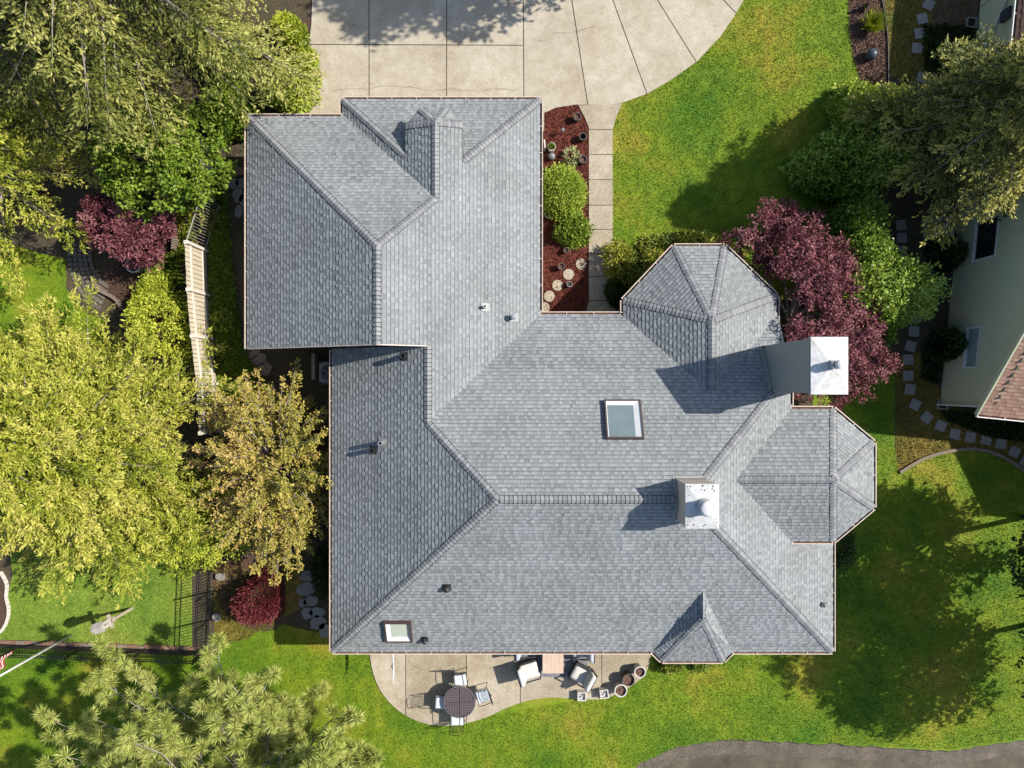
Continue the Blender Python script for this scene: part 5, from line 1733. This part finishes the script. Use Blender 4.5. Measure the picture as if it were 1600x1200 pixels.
# curved kerb
kp = smooth(G([(1405, 738), (1422, 727), (1440, 717), (1460, 710), (1480, 705), (1500, 702), (1520, 701), (1540, 704), (1560, 711), (1580, 722), (1602, 737), (1640, 765)]), 1, False)
kerb = thing('curved_kerb', 'curved concrete edging kerb between the moss and the back lawn', 'kerb', (kp[0][0], kp[0][1], 0))
for i in range(len(kp) - 1):
    (xa, ya), (xb, yb) = kp[i], kp[i + 1]
    d = Vector((xb - xa, yb - ya)).normalized(); n = Vector((-d.y, d.x)) * 0.06
    b = MB(); b.prism([(xa + n.x - kp[0][0] + d.x * .004, ya + n.y - kp[0][1] + d.y * .004), (xa - n.x - kp[0][0] + d.x * .004, ya - n.y - kp[0][1] + d.y * .004), (xb - n.x - kp[0][0], yb - n.y - kp[0][1]), (xb + n.x - kp[0][0], yb + n.y - kp[0][1])], 0, 0.1)
    b.build('kerb_stone', M['brownstone'], kerb)
# dark edging of the pink bark strip
mb = MB()
ep = smooth(G([(1373, -30), (1376, 0), (1381, 25), (1385, 60), (1386, 92), (1386, 140)]), 4, False)
for i in range(len(ep) - 1):
    (xa, ya), (xb, yb) = ep[i], ep[i + 1]
    mb.face([(xa, ya, 0), (xb, yb, 0), (xb, yb, 0.09), (xa, ya, 0.09)]); mb.face([(xa, ya, 0.09), (xb, yb, 0.09), (xb + .03, yb, 0.09), (xa + .03, ya, 0.09)]); mb.face([(xb + .03, yb, 0), (xa + .03, ya, 0), (xa + .03, ya, 0.09), (xb + .03, yb, 0.09)])
tag(mb.build('garden_edging', M['blackpipe']), 'thin dark edging strip along the pinkish bark', 'edging')

# cobble path in the left garden: fan of small setts
cob = sheet('cobble_path', smooth(G([(104, 402), (130, 398), (140, 420), (150, 440), (175, 462), (192, 490), (170, 500), (130, 485), (108, 450)]), 3), 0.011, M['soil'])
rng_p = random.Random(12)
c0 = at(190, 395)
mb = MB()
mb.box(-0.085, -0.085, 0, 0.085, 0.085, 0.035); me_c = mb.mesh('sett', M['sett'])
for ring in range(5):
    rad = (52 + ring * 8.2) * 0.025
    for k in range(12 + ring):
        a = R(172) + R(72) * k / (11 + ring)
        x, y = c0[0] + rad * math.cos(a) * 0.95, c0[1] + rad * math.sin(a) * 1.12
        o = bpy.data.objects.new('sett', me_c); link(o, cob)
        o.location = (x, y, 0.012 + rng_p.uniform(-.004, .006)); o.rotation_euler = (0, 0, a + rng_p.uniform(-.1, .1)); 
        s_ = rng_p.uniform(0.82, 1.0); o.scale = (s_, s_ * 0.95, 1)
# low stone wall beside the maple bed
wl = thing('stone_edge_wall', 'low brown stone wall edging the bed left of the bar gate', 'wall', (*at(272, 330), 0))
wb0 = at(272, 330)
for k, (u, v, l_, rz) in enumerate(((273, 322, .3, 1.35), (271, 334, .3, 1.5), (270, 346, .32, 1.6), (271, 359, .33, 1.6), (271, 372, .3, 1.55), (272, 384, .28, 1.5))):
    x, y = at(u, v, 0.35)
    b = MB(); b.box(-l_ / 2, -0.1, 0, l_ / 2, 0.1, 0.38); o = b.build('stone', M['brownstone'], wl)
    o.location = (x - wb0[0], y - wb0[1], 0); o.rotation_euler = (0, 0, rz)
wl2 = thing('stone_edging', 'curved brown stone edging of the bed below the purple bush', 'edging', (*at(155, 445), 0))
wb1 = at(155, 445)
e2 = smooth(G([(148, 432), (152, 447), (162, 456), (174, 462), (186, 470), (194, 484)]), 2, False)
for i in range(len(e2) - 1):
    (xa, ya), (xb, yb) = e2[i], e2[i + 1]
    l_ = math.hypot(xb - xa, yb - ya)
    b = MB(); b.box(0.005, -0.06, 0, l_ - 0.005, 0.06, 0.2); o = b.build('stone', M['brownstone'], wl2)
    o.location = (xa - wb1[0], ya - wb1[1], 0); o.rotation_euler = (0, 0, math.atan2(yb - ya, xb - xa))
pot(208, 414, 0.3, 0.5, M['whitepot'], M['clay'], 'large pale round tub of brown plants below the purple bush', None, 0.05, 0.1, seed=5)
for k, (u, v, r_, m_, lb) in enumerate(((220, 396, .16, M['bluegrey'], 'small blue-grey ceramic pot in the bed beside the purple bush'),)):
    pot(u, v, r_, 0.32, m_, M['soil'], lb, None, depth=0.05)
for k, (u, v, rx_, ry_, lb) in enumerate(((226, 411, 5, 5, 'small pale angular stone right of the pale tub'), (242, 407, 6, 3.5, 'small white stone in the bed near the cream fence'), (259, 359, 4, 8, 'tall narrow tan stone right of the purple bush'))):
    blob_stone('garden_rock', u, v, rx_, ry_, M['wood'], lb, None, 130 + k, 0.12)

# ------------------------------------------------------------------ condensers and drains
def condenser(u, v, label, w=0.75, z=0.75):
    x, y = at(u, v, z)
    t = thing('air_conditioner', label, 'condenser', (x, y, 0))
    b = MB(); b.box(-w / 2, -w / 2, 0.05, w / 2, w / 2, z); b.build('casing', M['acunit'], t)
    # slim grille bars over the fan
    gr = MB()
    for k in range(-4, 5):
        hl = math.sqrt(max((w * .39) ** 2 - (k * w * .085) ** 2, 0))
        gr.box(k * w * .085 - .006, -hl, z + .022, k * w * .085 + .006, hl, z + .03)
    gr.build('grille', M['acunit'], t)
    r = MB(); r.lathe([(w * 0.4, z + 0.001), (w * 0.4, z + 0.02), (w * 0.37, z + 0.02), (w * 0.37, z + 0.001)], (0, 0, 0), 24); r.build('fan_ring', M['blackpipe'], t)
    d = MB(); d.disc((0, 0, z + 0.004), w * 0.37, 24); d.build('fan_well', M['blackpipe'], t)
    for k in range(5):
        a = k * 1.2566
        f = MB(); f.face([(0.05 * math.cos(a), 0.05 * math.sin(a), z + 0.008), (w * .33 * math.cos(a), w * .33 * math.sin(a), z + 0.012), (w * .33 * math.cos(a + .6), w * .33 * math.sin(a + .6), z + 0.008)]); f.build('fan_blade', M['greyball'], t)
    h_ = MB(); h_.disc((0, 0, z + 0.016), 0.07, 12); h_.build('fan_hub', M['palemetal'], t)
    p = MB(); p.box(-w / 2 - .08, -w / 2 - .08, 0, w / 2 + .08, w / 2 + .08, 0.045); p.build('pad', M['paver'], t)
condenser(514, 582, 'grey air conditioner half under the west eave of the house')
condenser(1477, 352, 'grey air conditioner against the green house wall under the conifer', 0.7)
mb = MB(); mb.box(-0.06, -0.5, 0, 0.06, 0.5, 0.55)
o = mb.build('short_screen', M['wood']); o.location = (*at(492, 573, 0.3), 0); tag(o, 'short wooden screen left of the air conditioner by the house', 'screen')
def drain(u, v, label):
    x, y = at(u, v)
    t = thing('drain_box', label, 'drain', (x, y, 0), R(-6))
    b = MB()
    for x0, y0, x1, y1 in ((-.2, -.2, .2, -.15), (-.2, .15, .2, .2), (-.2, -.15, -.15, .15), (.15, -.15, .2, .15)): b.box(x0, y0, 0, x1, y1, 0.12)
    b.build('frame', M['paver'], t)
    f = MB(); f.face([(-.15, -.15, .04), (.15, -.15, .04), (.15, .15, .04), (-.15, .15, .04)]); f.build('grate', M['blackpipe'], t)
drain(1516, 37, 'square drain box under the slanting downspout of the green house')
drain(1471, 632, 'square drain box at the lower corner of the green house')

# ------------------------------------------------------------------ the green house on the right
nb_ang = -math.atan2(0.1005, 0.995)
nb = thing('neighbour_house', 'sage green neighbouring house with lap siding along the right edge', 'house', (16.76, -0.7, 0), nb_ang)
# local: +y along the wall to the north, +x into the house
SPK = 4.4
def zrake(s): return min(2.86 + 0.69 * (s + 0.4), 2.86 + 0.69 * (SPK + 0.4) - 0.69 * (s - SPK))
SMX = 7.2
# lap siding on the west wall, board by board
bh = 0.17
z = 0.0
core = MB()
core.face([(0.0, 0, 0), (0.0, SMX, 0), (0.0, SMX, zrake(SMX)), (0.0, SPK, zrake(SPK)), (0.0, 0, zrake(0))][::-1])
core.face([(0.0, 0, 0), (6.0, 0, 0), (6.0, 0, zrake(0)), (0.0, 0, zrake(0))])
core.face([(0.0, SMX, 2.0), (6.0, SMX, 2.0), (6.0, SMX, zrake(SMX)), (0.0, SMX, zrake(SMX))][::-1])
core.face([(0.0, SMX, 0), (0.0, 18, 0), (0.0, 18, 2.75), (0.0, SMX, 2.75)][::-1])
core.build('wall', M['sage'], nb)
WINS = [(5.35, 6.75, 1.25, 2.35, 'winglass'), (1.35, 2.75, 1.35, 1.95, 'winglass2')]   # s0,s1,z0,z1
while z < zrake(SPK) - 0.05:
    z1 = z + bh
    s_lo = max(0.0, (z - 2.86) / 0.69 - 0.4 + 0.05) if z > zrake(0) else 0.0
    s_hi = SMX if z > 2.6 else 18.0
    if z1 > zrake(SMX): s_hi = min(SMX, SPK + (zrake(SPK) - z1) / 0.69 - 0.05)
    if s_hi <= s_lo: break
    spans = [(s_lo, s_hi)]
    for (a, b, c, d, _) in WINS + [(11.6, 12.7, 1.2, 2.3, '')]:
        if z1 > c and z < d:
            nsp = []
            for (p, q) in spans:
                if a > p and b < q: nsp += [(p, a), (b, q)]
                else: nsp.append((p, q))
            spans = nsp
    for p, q in spans:
        if q - p < 0.05: continue
        m_ = MB()
        m_.face([(-0.026, p, z), (-0.026, q, z), (-0.006, q, z1 + .004), (-0.006, p, z1 + .004)][::-1])
        m_.face([(0.0, p, z), (0.0, q, z), (-0.026, q, z), (-0.026, p, z)][::-1])
        m_.face([(0.0, p, z), (-0.026, p, z), (-0.006, p, z1), (0.0, p, z1)]); m_.face([(0.0, q, z), (-0.026, q, z), (-0.006, q, z1), (0.0, q, z1)][::-1])
        m_.build('siding_board', M['sage'], nb)
    z = z1
def nb_window(s0, s1, z0, z1, glass):
    f = MB(); w = 0.07
    for y0, y1, a, b in ((s0 - w, s1 + w, z0 - w, z0), (s0 - w, s1 + w, z1, z1 + w), (s0 - w, s0, z0, z1), (s1, s1 + w, z0, z1)):
        f.box(-0.05, y0, a, -0.005, y1, b)
    fr = f.build('window', M['white'], nb)
    g_ = MB(); g_.face([(-0.02, s0, z0), (-0.02, s1, z0), (-0.02, s1, z1), (-0.02, s0, z1)][::-1]); g_.build('pane', M[glass], fr)
    s_ = MB(); s_.box(-0.08, s0 - .09, z0 - .1, -0.004, s1 + .09, z0 - .071); s_.build('sill', M['white'], fr)
for w_ in WINS: nb_window(*w_)
nb_window(11.6, 12.7, 1.2, 2.3, 'winglass')
# corner trim, roof of the gable end, lower roof to the north
c_ = MB(); c_.box(-0.045, -0.045, 0, 0.03, 0.03, 2.9); c_.build('corner_trim', M['sage'], nb)
def W(p): return p
r1b = [(-0.4, SPK, zrake(SPK)), (6.5, SPK, zrake(SPK)), (6.5, SMX + 0.1, zrake(SMX + 0.1)), (-0.4, SMX + 0.1, zrake(SMX + 0.1))]
roof_slope(r1b, nb, 304, M['tan_shingle'], M['deck'], expo=0.15, wr=(0.16, 0.34))
r1 = [(-0.4, -0.4, 2.86), (6.5, -0.4, 2.86), (6.5, SPK, zrake(SPK)), (-0.4, SPK, zrake(SPK))]
roof_slope(r1, nb, 301, M['tan_shingle'], M['deck'], expo=0.15, wr=(0.16, 0.34))
r2 = [(-0.4, SMX + 0.02, 2.82), (5.0, SMX + 0.02, 2.82 + 5.4 * 0.45), (5.0, 18.5, 2.82 + 5.4 * 0.45), (-0.4, 18.5, 2.82)]
roof_slope(r2, nb, 302, M['brown_shingle'], M['deck'])
r3 = [(4.9, -3.3, 2.7), (12, -3.3, 2.7), (12, 1.0, 4.9), (4.9, 1.0, 4.9)]
roof_slope(r3, nb, 303, M['tan_shingle'], M['deck'], expo=0.15, wr=(0.16, 0.34))
w3 = MB(); w3.box(5.3, -2.9, 0, 11.5, 0.5, 2.75); w3.build('wing_wall', M['sage'], nb)
fa = MB()
for sa, sb in ((-0.4, SPK), (SPK, SMX)):
    za, zb = zrake(sa), zrake(sb)
    fa.face([(-0.42, sa, za - 0.16), (-0.42, sb, zb - 0.16), (-0.42, sb, zb + 0.03), (-0.42, sa, za + 0.03)][::-1])
    fa.face([(-0.42, sa, za + 0.03), (-0.42, sb, zb + 0.03), (-0.36, sb, zb + 0.03), (-0.36, sa, za + 0.03)][::-1])
fa.build('rake_board', M['sage'], nb)
gutter((-0.4, -0.4, 2.86), (6.5, -0.4, 2.86), (0, -1), nb, 0.9, M['white'], M['rust'])
gutter((-0.4, SMX + 0.05, 2.82), (-0.4, 18.4, 2.82), (-1, 0), nb, 0.9, M['white'], M['brownframe'])
ds = MB(); ds.tube([(-0.45, 16.2, 2.7), (-0.1, 15.4, 2.1), (-0.1, 13.6, 0.7), (-0.1, 13.45, 0.1), (-0.3, 13.4, 0.06)], 0.045, 6); ds.build('downspout', M['white'], nb)
ds = MB(); ds.tube([(-0.06, -0.1, 2.75), (-0.08, -0.1, 0.15), (-0.22, -0.12, 0.08)], 0.04, 6); ds.build('downspout', M['white'], nb)
mt = MB(); mt.box(-0.16, 14.1, 1.5, -0.005, 14.5, 2.0); mt.build('meter_box', M['bluegrey'], nb)
bf = thing('wooden_fence', 'brown board fence beside the green house in the top right corner', 'fence', (*at(1531, 12), 0), nb_ang)
for k in range(12):
    b = MB(); b.box(0, 0, 0, 0.14, 0.02, 1.6); o = b.build('board', M['brownwood'], bf); o.location = (k * 0.15, 0.02 * (k % 2), 0)
# dark garden statue near the top
mb = MB(); mb.lathe([(0.14, 0), (0.12, 0.1), (0.07, 0.18), (0.1, 0.3), (0.06, 0.42), (0.07, 0.5), (0.001, 0.56)], (0, 0, 0), 12)
o = mb.build('garden_statue', M['blackpipe'], smooth_=True); o.location = (*at(1350, 12, 0.2), 0); tag(o, 'small dark garden statue at the top of the pinkish bark strip', 'statue')
# grass-like clump in the bark strip
def tuft(u, v, label):
    x, y = at(u, v, 0.3)
    t = thing('grass_clump', label, 'plant', (x, y, 0.012))
    rng = np.random.default_rng(77)
    S = 260
    a = rng.random(S) * 6.28; q = 0.25 + 0.5 * rng.random(S)
    P0 = np.column_stack([0.05 * np.cos(a), 0.05 * np.sin(a), np.zeros(S)])
    d = np.column_stack([q * np.cos(a), q * np.sin(a), 0.6 + 0.5 * rng.random(S)])
    me = leaf_mesh('blades', P0, d, rng.normal(0, 1, (S, 3)), 0.55 + 0.35 * rng.random(S), 0.03 + 0.02 * rng.random(S), 0.55 + rng.normal(0, .2, S), L['yellowgreen'])
    link(bpy.data.objects.new('blades', me), t)
tuft(1363, 37, 'yellow-green ornamental grass clump in the pinkish bark strip')

# ------------------------------------------------------------------ trees and bushes, left side
conifer('conifer', 'tall olive conifer in the top left corner with a thick bare trunk', (-17.2, 12.9), 15, 4.9, 3.4, 95, L['olive'], 201, droop=0.28, rise=0.12, leaf=(0.17, 0.058), nleaf=18, twig_gap=0.19, trunk_r=0.42, tipcol=0.3)
conifer('conifer', 'olive conifer whose branches hang over the garage corner', (-12.4, 12.9), 13, 6.2, 3.6, 105, L['olive'], 202, droop=0.2, rise=0.1, leaf=(0.16, 0.055), nleaf=18, twig_gap=0.19, trunk_r=0.36, tipcol=0.25)
conifer('conifer', 'yellowish conifer on the left edge above the purple bush', (-18.4, 7.4), 11, 3.5, 2.0, 110, L['lime'], 203, droop=0.4, rise=0.1, leaf=(0.145, 0.045), nleaf=28, twig_gap=0.21, trunk_r=0.25, tipcol=0.3, tuft=True)
conifer('conifer', 'big lime yellow conifer spreading on the left edge', (-15.2, -2.3), 9.0, 4.6, 1.0, 235, L['lime'], 204, droop=0.25, rise=0.28, leaf=(0.155, 0.045), nleaf=28, twig_gap=0.22, trunk_r=0.3, tipcol=0.45, power=0.72, tuft=True)
broadleaf('leafy_tree', 'green leafy tree between the olive conifers and the purple bush', (-12.6, 7.9), 4.2, 2.8, 1.7, 1.5, L['green'], 205, K=110, rc=0.45, m=16, n=11, leaf=(0.12, 0.09), trunk_r=0.1)
broadleaf('purple_tree', 'dark purple weeping maple in the left garden', (-14.1, 5.6), 2.7, 1.75, 1.45, 1.3, L['purple'], 206, K=120, rc=0.34, m=15, n=12, leaf=(0.11, 0.055), trunk_r=0.08)
shrub('bush', 'rounded yellow-green bush left of the cream fence', (-13.6, 2.75), 1.0, 1.15, 1.8, L['yellowgreen'], 207, S=1900, n=8, leaf=(0.12, 0.05), lump=0.3, nl=24)
shrub('bush', 'small yellow-green bush above the larger rounded one', (-13.1, 4.05), 0.28, 0.35, 0.6, L['yellowgreen'], 208, S=220, n=6)
for k, (u, v, r_, m_, lb) in enumerate(((262, 412, .32, 'green', 'small green leafy plant right of the pale tub'), (243, 425, .3, 'brightgreen', 'small bright plant below the pale tub'), (273, 446, .3, 'darkgreen', 'small dark plant against the foot of the cream fence'),
        (286, 343, .4, 'golden', 'small golden plant just left of the bar gate top'), (290, 370, .35, 'golden', 'small golden plant left of the bar gate bottom'), (279, 395, .33, 'golden', 'small golden plant beside the end of the cream fence'), (268, 478, .45, 'darkgreen', 'dark leafy plant between the yellow bush and the fence'), (272, 510, .45, 'darkgreen', 'dark leafy plant lower down between the yellow bush and the fence'),
        (330, 345, .4, 'golden', 'small plant right of the bar gate'), (345, 500, .4, 'green', 'low green plant right of the cream fence'))):
    shrub('garden_plant', lb, at(u, v, 0.25), r_, r_, 0.4, L[m_], 220 + k, S=110, n=6, leaf=(0.14, 0.07), cat='plant', stems=2, lump=0.3)
# tan tree: leafy shoots reaching outwards
def tan_tree():
    rng = np.random.default_rng(240)
    t = thing('tan_tree', 'tan and yellow leafed tree crowding the west eave of the house', 'tree', (-8.7, -3.1, 0))
    mb = MB()
    mb.tube([(0, 0, 0), (0.05, 0, 0.9), (0, 0, 1.7)], [0.13, 0.1, 0.08], 8); mb.build('trunk', M['bark'], t, True)
    br = MB()
    A, B, T = [], [], []
    for i in range(190):
        u = rng.normal(0, 1, 3); u[2] = abs(u[2]) * 0.9 - 0.2; u /= np.linalg.norm(u)
        sc = np.array([2.75, 3.85, 2.5]) * (0.66 + 0.5 * rng.random())
        if u[0] > 0: sc[0] *= 0.84
        e = np.array([0, 0, 1.7]) + u * sc
        s = np.array([0, 0, 1.5]) + u * sc * 0.25
        mid = (s + e) / 2 + np.array([0, 0, 0.12]) + rng.normal(0, 0.12, 3)
        br.tube([s, mid, e], [0.035, 0.022, 0.006], 4, False)
        tb = 0.5 + 0.35 * (-u[0] * 0.5 + 0.1) + rng.normal(0, 0.14)
        nseg = 9
        for j in range(nseg):
            q = 0.22 + 0.78 * (j + rng.random()) / nseg
            p = s * (1 - q) ** 2 + 2 * mid * q * (1 - q) + e * q * q
            for k in range(3):
                d = u * 0.6 + rng.normal(0, 0.75, 3); d /= np.linalg.norm(d)
                l_ = (0.18 + 0.3 * (1 - q)) * (0.6 + 0.8 * rng.random())
                A.append(p); B.append(p + d * l_); T.append(tb + 0.15 * (q - 0.5) + rng.normal(0, 0.06))
    br.build('branch', M['twig'], t)
    shoots('crown', A, B, 11, 0.028, 0.08, 0.055, T, L['tan'], t, rng, along=0.45, up=0.9, tjit=0.22)
tan_tree()
conifer('juniper', 'low yellow-green spreading conifer between the lime conifer and the tan tree', (-11.9, -5.4), 2.0, 2.1, 0.3, 80, L['yellowgreen'], 241, droop=0.12, rise=0.3, leaf=(0.12, 0.04), nleaf=16, twig_gap=0.12, trunk_r=0.1, squash=(1, 0.72), tipcol=0.3, twigmat='bark')
shrub('crimson_bush', 'round crimson barberry bush beside the black iron fence', (-9.7, -8.1), 0.8, 1.0, 1.5, L['redleaf'], 242, S=1500, n=8, leaf=(0.1, 0.04), lump=0.2, along=0.75)
shrub('bush', 'dark green bush between the tan tree and the west wall', (-7.2, -7.2), 0.55, 1.2, 1.0, L['darkgreen'], 243, S=700, n=6)
# hedge bushes by the driveway
shrub('hedge_bush', 'golden green bush left of the driveway, topmost', at(462, 55, 1.0), 0.75, 0.95, 1.7, L['yellowgreen'], 250, S=1500, n=7, leaf=(0.13, 0.06), lump=0.35, nl=22, group='bushes left of the driveway')
shrub('hedge_bush', 'golden green bush left of the driveway, middle one', at(462, 100, 0.9), 0.7, 0.8, 1.5, L['yellowgreen'], 251, S=1300, n=7, leaf=(0.13, 0.06), lump=0.35, nl=22, group='bushes left of the driveway')
shrub('hedge_bush', 'green bush left of the driveway, nearest the garage', at(440, 150, 0.5), 0.6, 0.65, 0.9, L['brightgreen'], 252, S=900, n=7, leaf=(0.12, 0.06), lump=0.35, nl=22, group='bushes left of the driveway')

# long-needled pine at the bottom
def pine():
    rng = np.random.default_rng(260)
    bx, by = -8.5, -14.4
    t = thing('pine_tree', 'open pale green pine with long needle tufts at the bottom left', 'tree', (bx, by, 0))
    mb = MB()
    mb.tube([(0, 0, 0), (0.1, 0.1, 3), (-0.1, 0.0, 6), (0, 0, 8.6)], [0.24, 0.18, 0.12, 0.03], 9); mb.build('trunk', M['bark'], t, True)
    br = MB()
    tips = []
    for i in range(96):
        zb = 2.0 + 6.4 * (i + rng.random()) / 96
        az = i * 2.39996 + rng.normal(0, 0.3)
        Lb = (6.3 * (1 - ((zb - 2.0) / 6.6)) ** 0.55 + 0.5) * (0.72 + 0.4 * rng.random())
        sx = 1.22
        u = np.array([math.cos(az) * sx, math.sin(az), 0])
        ex, ey = bx + u[0] * Lb, by + u[1] * Lb
        if ex > -4.9: Lb *= max(0.3, (-4.9 - bx) / (ex - bx))
        if ey > -10.6 and ex > -7.0: Lb *= max(0.4, (-10.9 - by) / max(u[1], 0.2) / Lb)
        pts = []
        wob = rng.normal(0, 0.12, (6, 3))
        for k in range(6):
            q = k / 5
            pts.append(np.array([0, 0, zb]) + u * Lb * q + np.array([0, 0, Lb * (-0.08 * q + 0.28 * q * q)]) + wob[k] * q * Lb * 0.3)
        br.tube(pts, [0.055, 0.045, 0.036, 0.028, 0.02, 0.01], 5, False)
        ntw = 5 + int(Lb * 2.2)
        for j in range(ntw):
            q = 0.3 + 0.7 * (j + rng.random()) / ntw
            f = q * 5; k = min(4, int(f)); p = pts[k] * (1 - (f - k)) + pts[k + 1] * (f - k)
            a2 = az + rng.choice([-1, 1]) * (0.5 + 0.6 * rng.random())
            l_ = 0.35 + 0.7 * rng.random() * (1.1 - q)
            c = p + np.array([math.cos(a2) * l_ * 0.6, math.sin(a2) * l_ * 0.6, 0.02 + 0.1 * rng.random()])
            e = p + np.array([math.cos(a2 * 0.9 + az * 0.1) * l_, math.sin(a2 * 0.9 + az * 0.1) * l_, 0.12 + 0.28 * rng.random()])
            br.tube([p, c, e], [0.016, 0.013, 0.009], 4, False)
            tips.append((e, (e - c)))
        tips.append((pts[5], pts[5] - pts[4]))
    br.build('branch', M['twig'], t)
    n = 170
    E = np.array([a for a, b in tips]); D = np.array([b for a, b in tips]); D /= np.linalg.norm(D, axis=1, keepdims=True)
    S = len(E)
    d = rng.normal(0, 1, (S, n, 3)); d /= np.linalg.norm(d, axis=2, keepdims=True)
    d = d + D[:, None] * 0.55 + np.array([0, 0, 0.25])
    back = rng.random((S, n, 1)) * 0.14
    pos = E[:, None] - D[:, None] * back
    tone = 0.5 + rng.normal(0, 0.1, (S, 1)) + rng.normal(0, 0.13, (S, n))
    N = S * n
    me = leaf_mesh('crown', pos.reshape(N, 3), d.reshape(N, 3), rng.normal(0, 1, (N, 3)), 0.27 + 0.12 * rng.random(N), np.full(N, 0.02), np.minimum(tone.reshape(N), 0.92), L['pine'])
    link(bpy.data.objects.new('crown', me), t)
    # reddish bud at each tuft centre
    bd = MB()
    for e, dv in tips[::2]:
        dv = dv / np.linalg.norm(dv)
        bd.tube([e, e + dv * 0.09 + np.array([0, 0, 0.05])], [0.018, 0.006], 4)
    bd.build('buds', M['brick'], t, kind='stuff')
pine()

# ------------------------------------------------------------------ trees and bushes, right side
broadleaf('purple_maple', 'large purple maple between the turret roof and the hedge', (10.3, 2.4), 4.0, 2.25, 3.75, 1.75, L['purple'], 270, K=290, rc=0.42, m=16, n=13, leaf=(0.1, 0.055), trunk_r=0.12, twigmat='twig', off=(0.0, 0.0), shear=0.24, keepout=lambda x, y: (x < 9.7 and y < 3.2) or ((x - 7.6) * 1.75 + (y - 4.95) * 1.85 < 0.55 and y > 2.5) or (y < -0.3 and x < 11.3))
HED = [(13.4, 10.5, 1.05, 0.85, 2.0, 'brightgreen', 'sunlit light green hedge bush at the top of the hedge row'),
       (12.9, 9.3, 1.35, 1.1, 2.3, 'rhodo', 'dark green hedge bush second from the top of the row'),
       (12.5, 7.8, 1.5, 1.2, 2.4, 'rhodo', 'dark green hedge bush left of the dark conifer'),
       (12.3, 6.2, 1.6, 1.25, 2.5, 'rhodo', 'broad dark green hedge bush in the middle of the row'),
       (12.65, 4.6, 1.45, 1.2, 2.5, 'rhodo', 'dark green hedge bush right of the purple maple top'),
       (13.05, 3.3, 1.3, 1.2, 2.4, 'rhodo', 'dark green hedge bush level with the turret roof'),
       (13.3, 1.95, 1.1, 1.1, 2.2, 'rhodo', 'rounded dark green hedge bush at the lower end of the row')]
for k, (x, y, rx_, ry_, h_, m_, lb) in enumerate(HED):
    shrub('hedge_bush', lb, (x, y), rx_, ry_, h_, L[m_], 280 + k, S=2300, n=9, leaf=(0.12, 0.07), lump=0.26, nl=30, shell=0.3, group='tall hedge bushes beside the front lawn')
conifer('dark_conifer', 'dark olive conifer leaning over the green house', (16.0, 8.75), 9.2, 3.4, 2.7, 150, L['darkconifer'], 290, droop=0.3, rise=0.15, leaf=(0.15, 0.052), nleaf=18, twig_gap=0.17, trunk_r=0.28, tipcol=0.4)
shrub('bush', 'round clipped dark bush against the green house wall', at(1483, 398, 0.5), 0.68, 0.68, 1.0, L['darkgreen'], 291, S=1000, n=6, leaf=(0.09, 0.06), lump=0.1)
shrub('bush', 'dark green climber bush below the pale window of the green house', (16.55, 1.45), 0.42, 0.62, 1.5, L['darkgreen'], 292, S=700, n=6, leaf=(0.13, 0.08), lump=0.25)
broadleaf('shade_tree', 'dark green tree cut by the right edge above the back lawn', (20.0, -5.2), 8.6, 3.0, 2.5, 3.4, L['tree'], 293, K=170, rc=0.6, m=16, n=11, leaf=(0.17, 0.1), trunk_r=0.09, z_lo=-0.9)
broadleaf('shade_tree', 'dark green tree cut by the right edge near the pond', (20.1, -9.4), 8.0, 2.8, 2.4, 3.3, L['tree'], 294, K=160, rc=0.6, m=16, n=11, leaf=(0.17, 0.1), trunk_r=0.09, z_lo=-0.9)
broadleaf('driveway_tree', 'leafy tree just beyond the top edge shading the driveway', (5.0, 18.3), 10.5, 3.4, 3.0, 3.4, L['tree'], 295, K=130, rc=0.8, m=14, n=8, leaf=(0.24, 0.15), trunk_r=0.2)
shrub('bush', 'grey-green bush against the east wall below the bay roof', (12.5, -6.25), 0.75, 1.0, 1.1, L['darkgreen'], 296, S=700, n=6)
shrub('bush', 'low green bush at the east wall near the corner', (11.85, -8.7), 0.5, 0.95, 0.8, L['green'], 297, S=600, n=6)
shrub('bush', 'low green bush under the south dormer eave, left part', (6.2, -10.75), 0.75, 0.5, 0.7, L['golden'], 298, S=600, n=6)
shrub('bush', 'low bright bush under the south dormer eave, right part', (7.3, -10.6), 0.6, 0.6, 0.55, L['green'], 299, S=450, n=6)

shrub('bush', 'green understorey bush below the olive conifer near the garage corner', (-10.6, 10.4), 1.2, 1.0, 1.1, L['green'], 310, S=900, n=8, leaf=(0.13, 0.08), lump=0.3)
shrub('bush', 'green understorey bush below the olive conifer beside the hedge', (-11.2, 12.6), 1.3, 1.3, 1.3, L['green'], 311, S=900, n=8, leaf=(0.13, 0.08), lump=0.3)
shrub('bush', 'dark understorey bush deep below the top left conifers', (-15.0, 10.6), 1.5, 1.3, 1.2, L['green'], 312, S=900, n=8, leaf=(0.14, 0.09), lump=0.3)
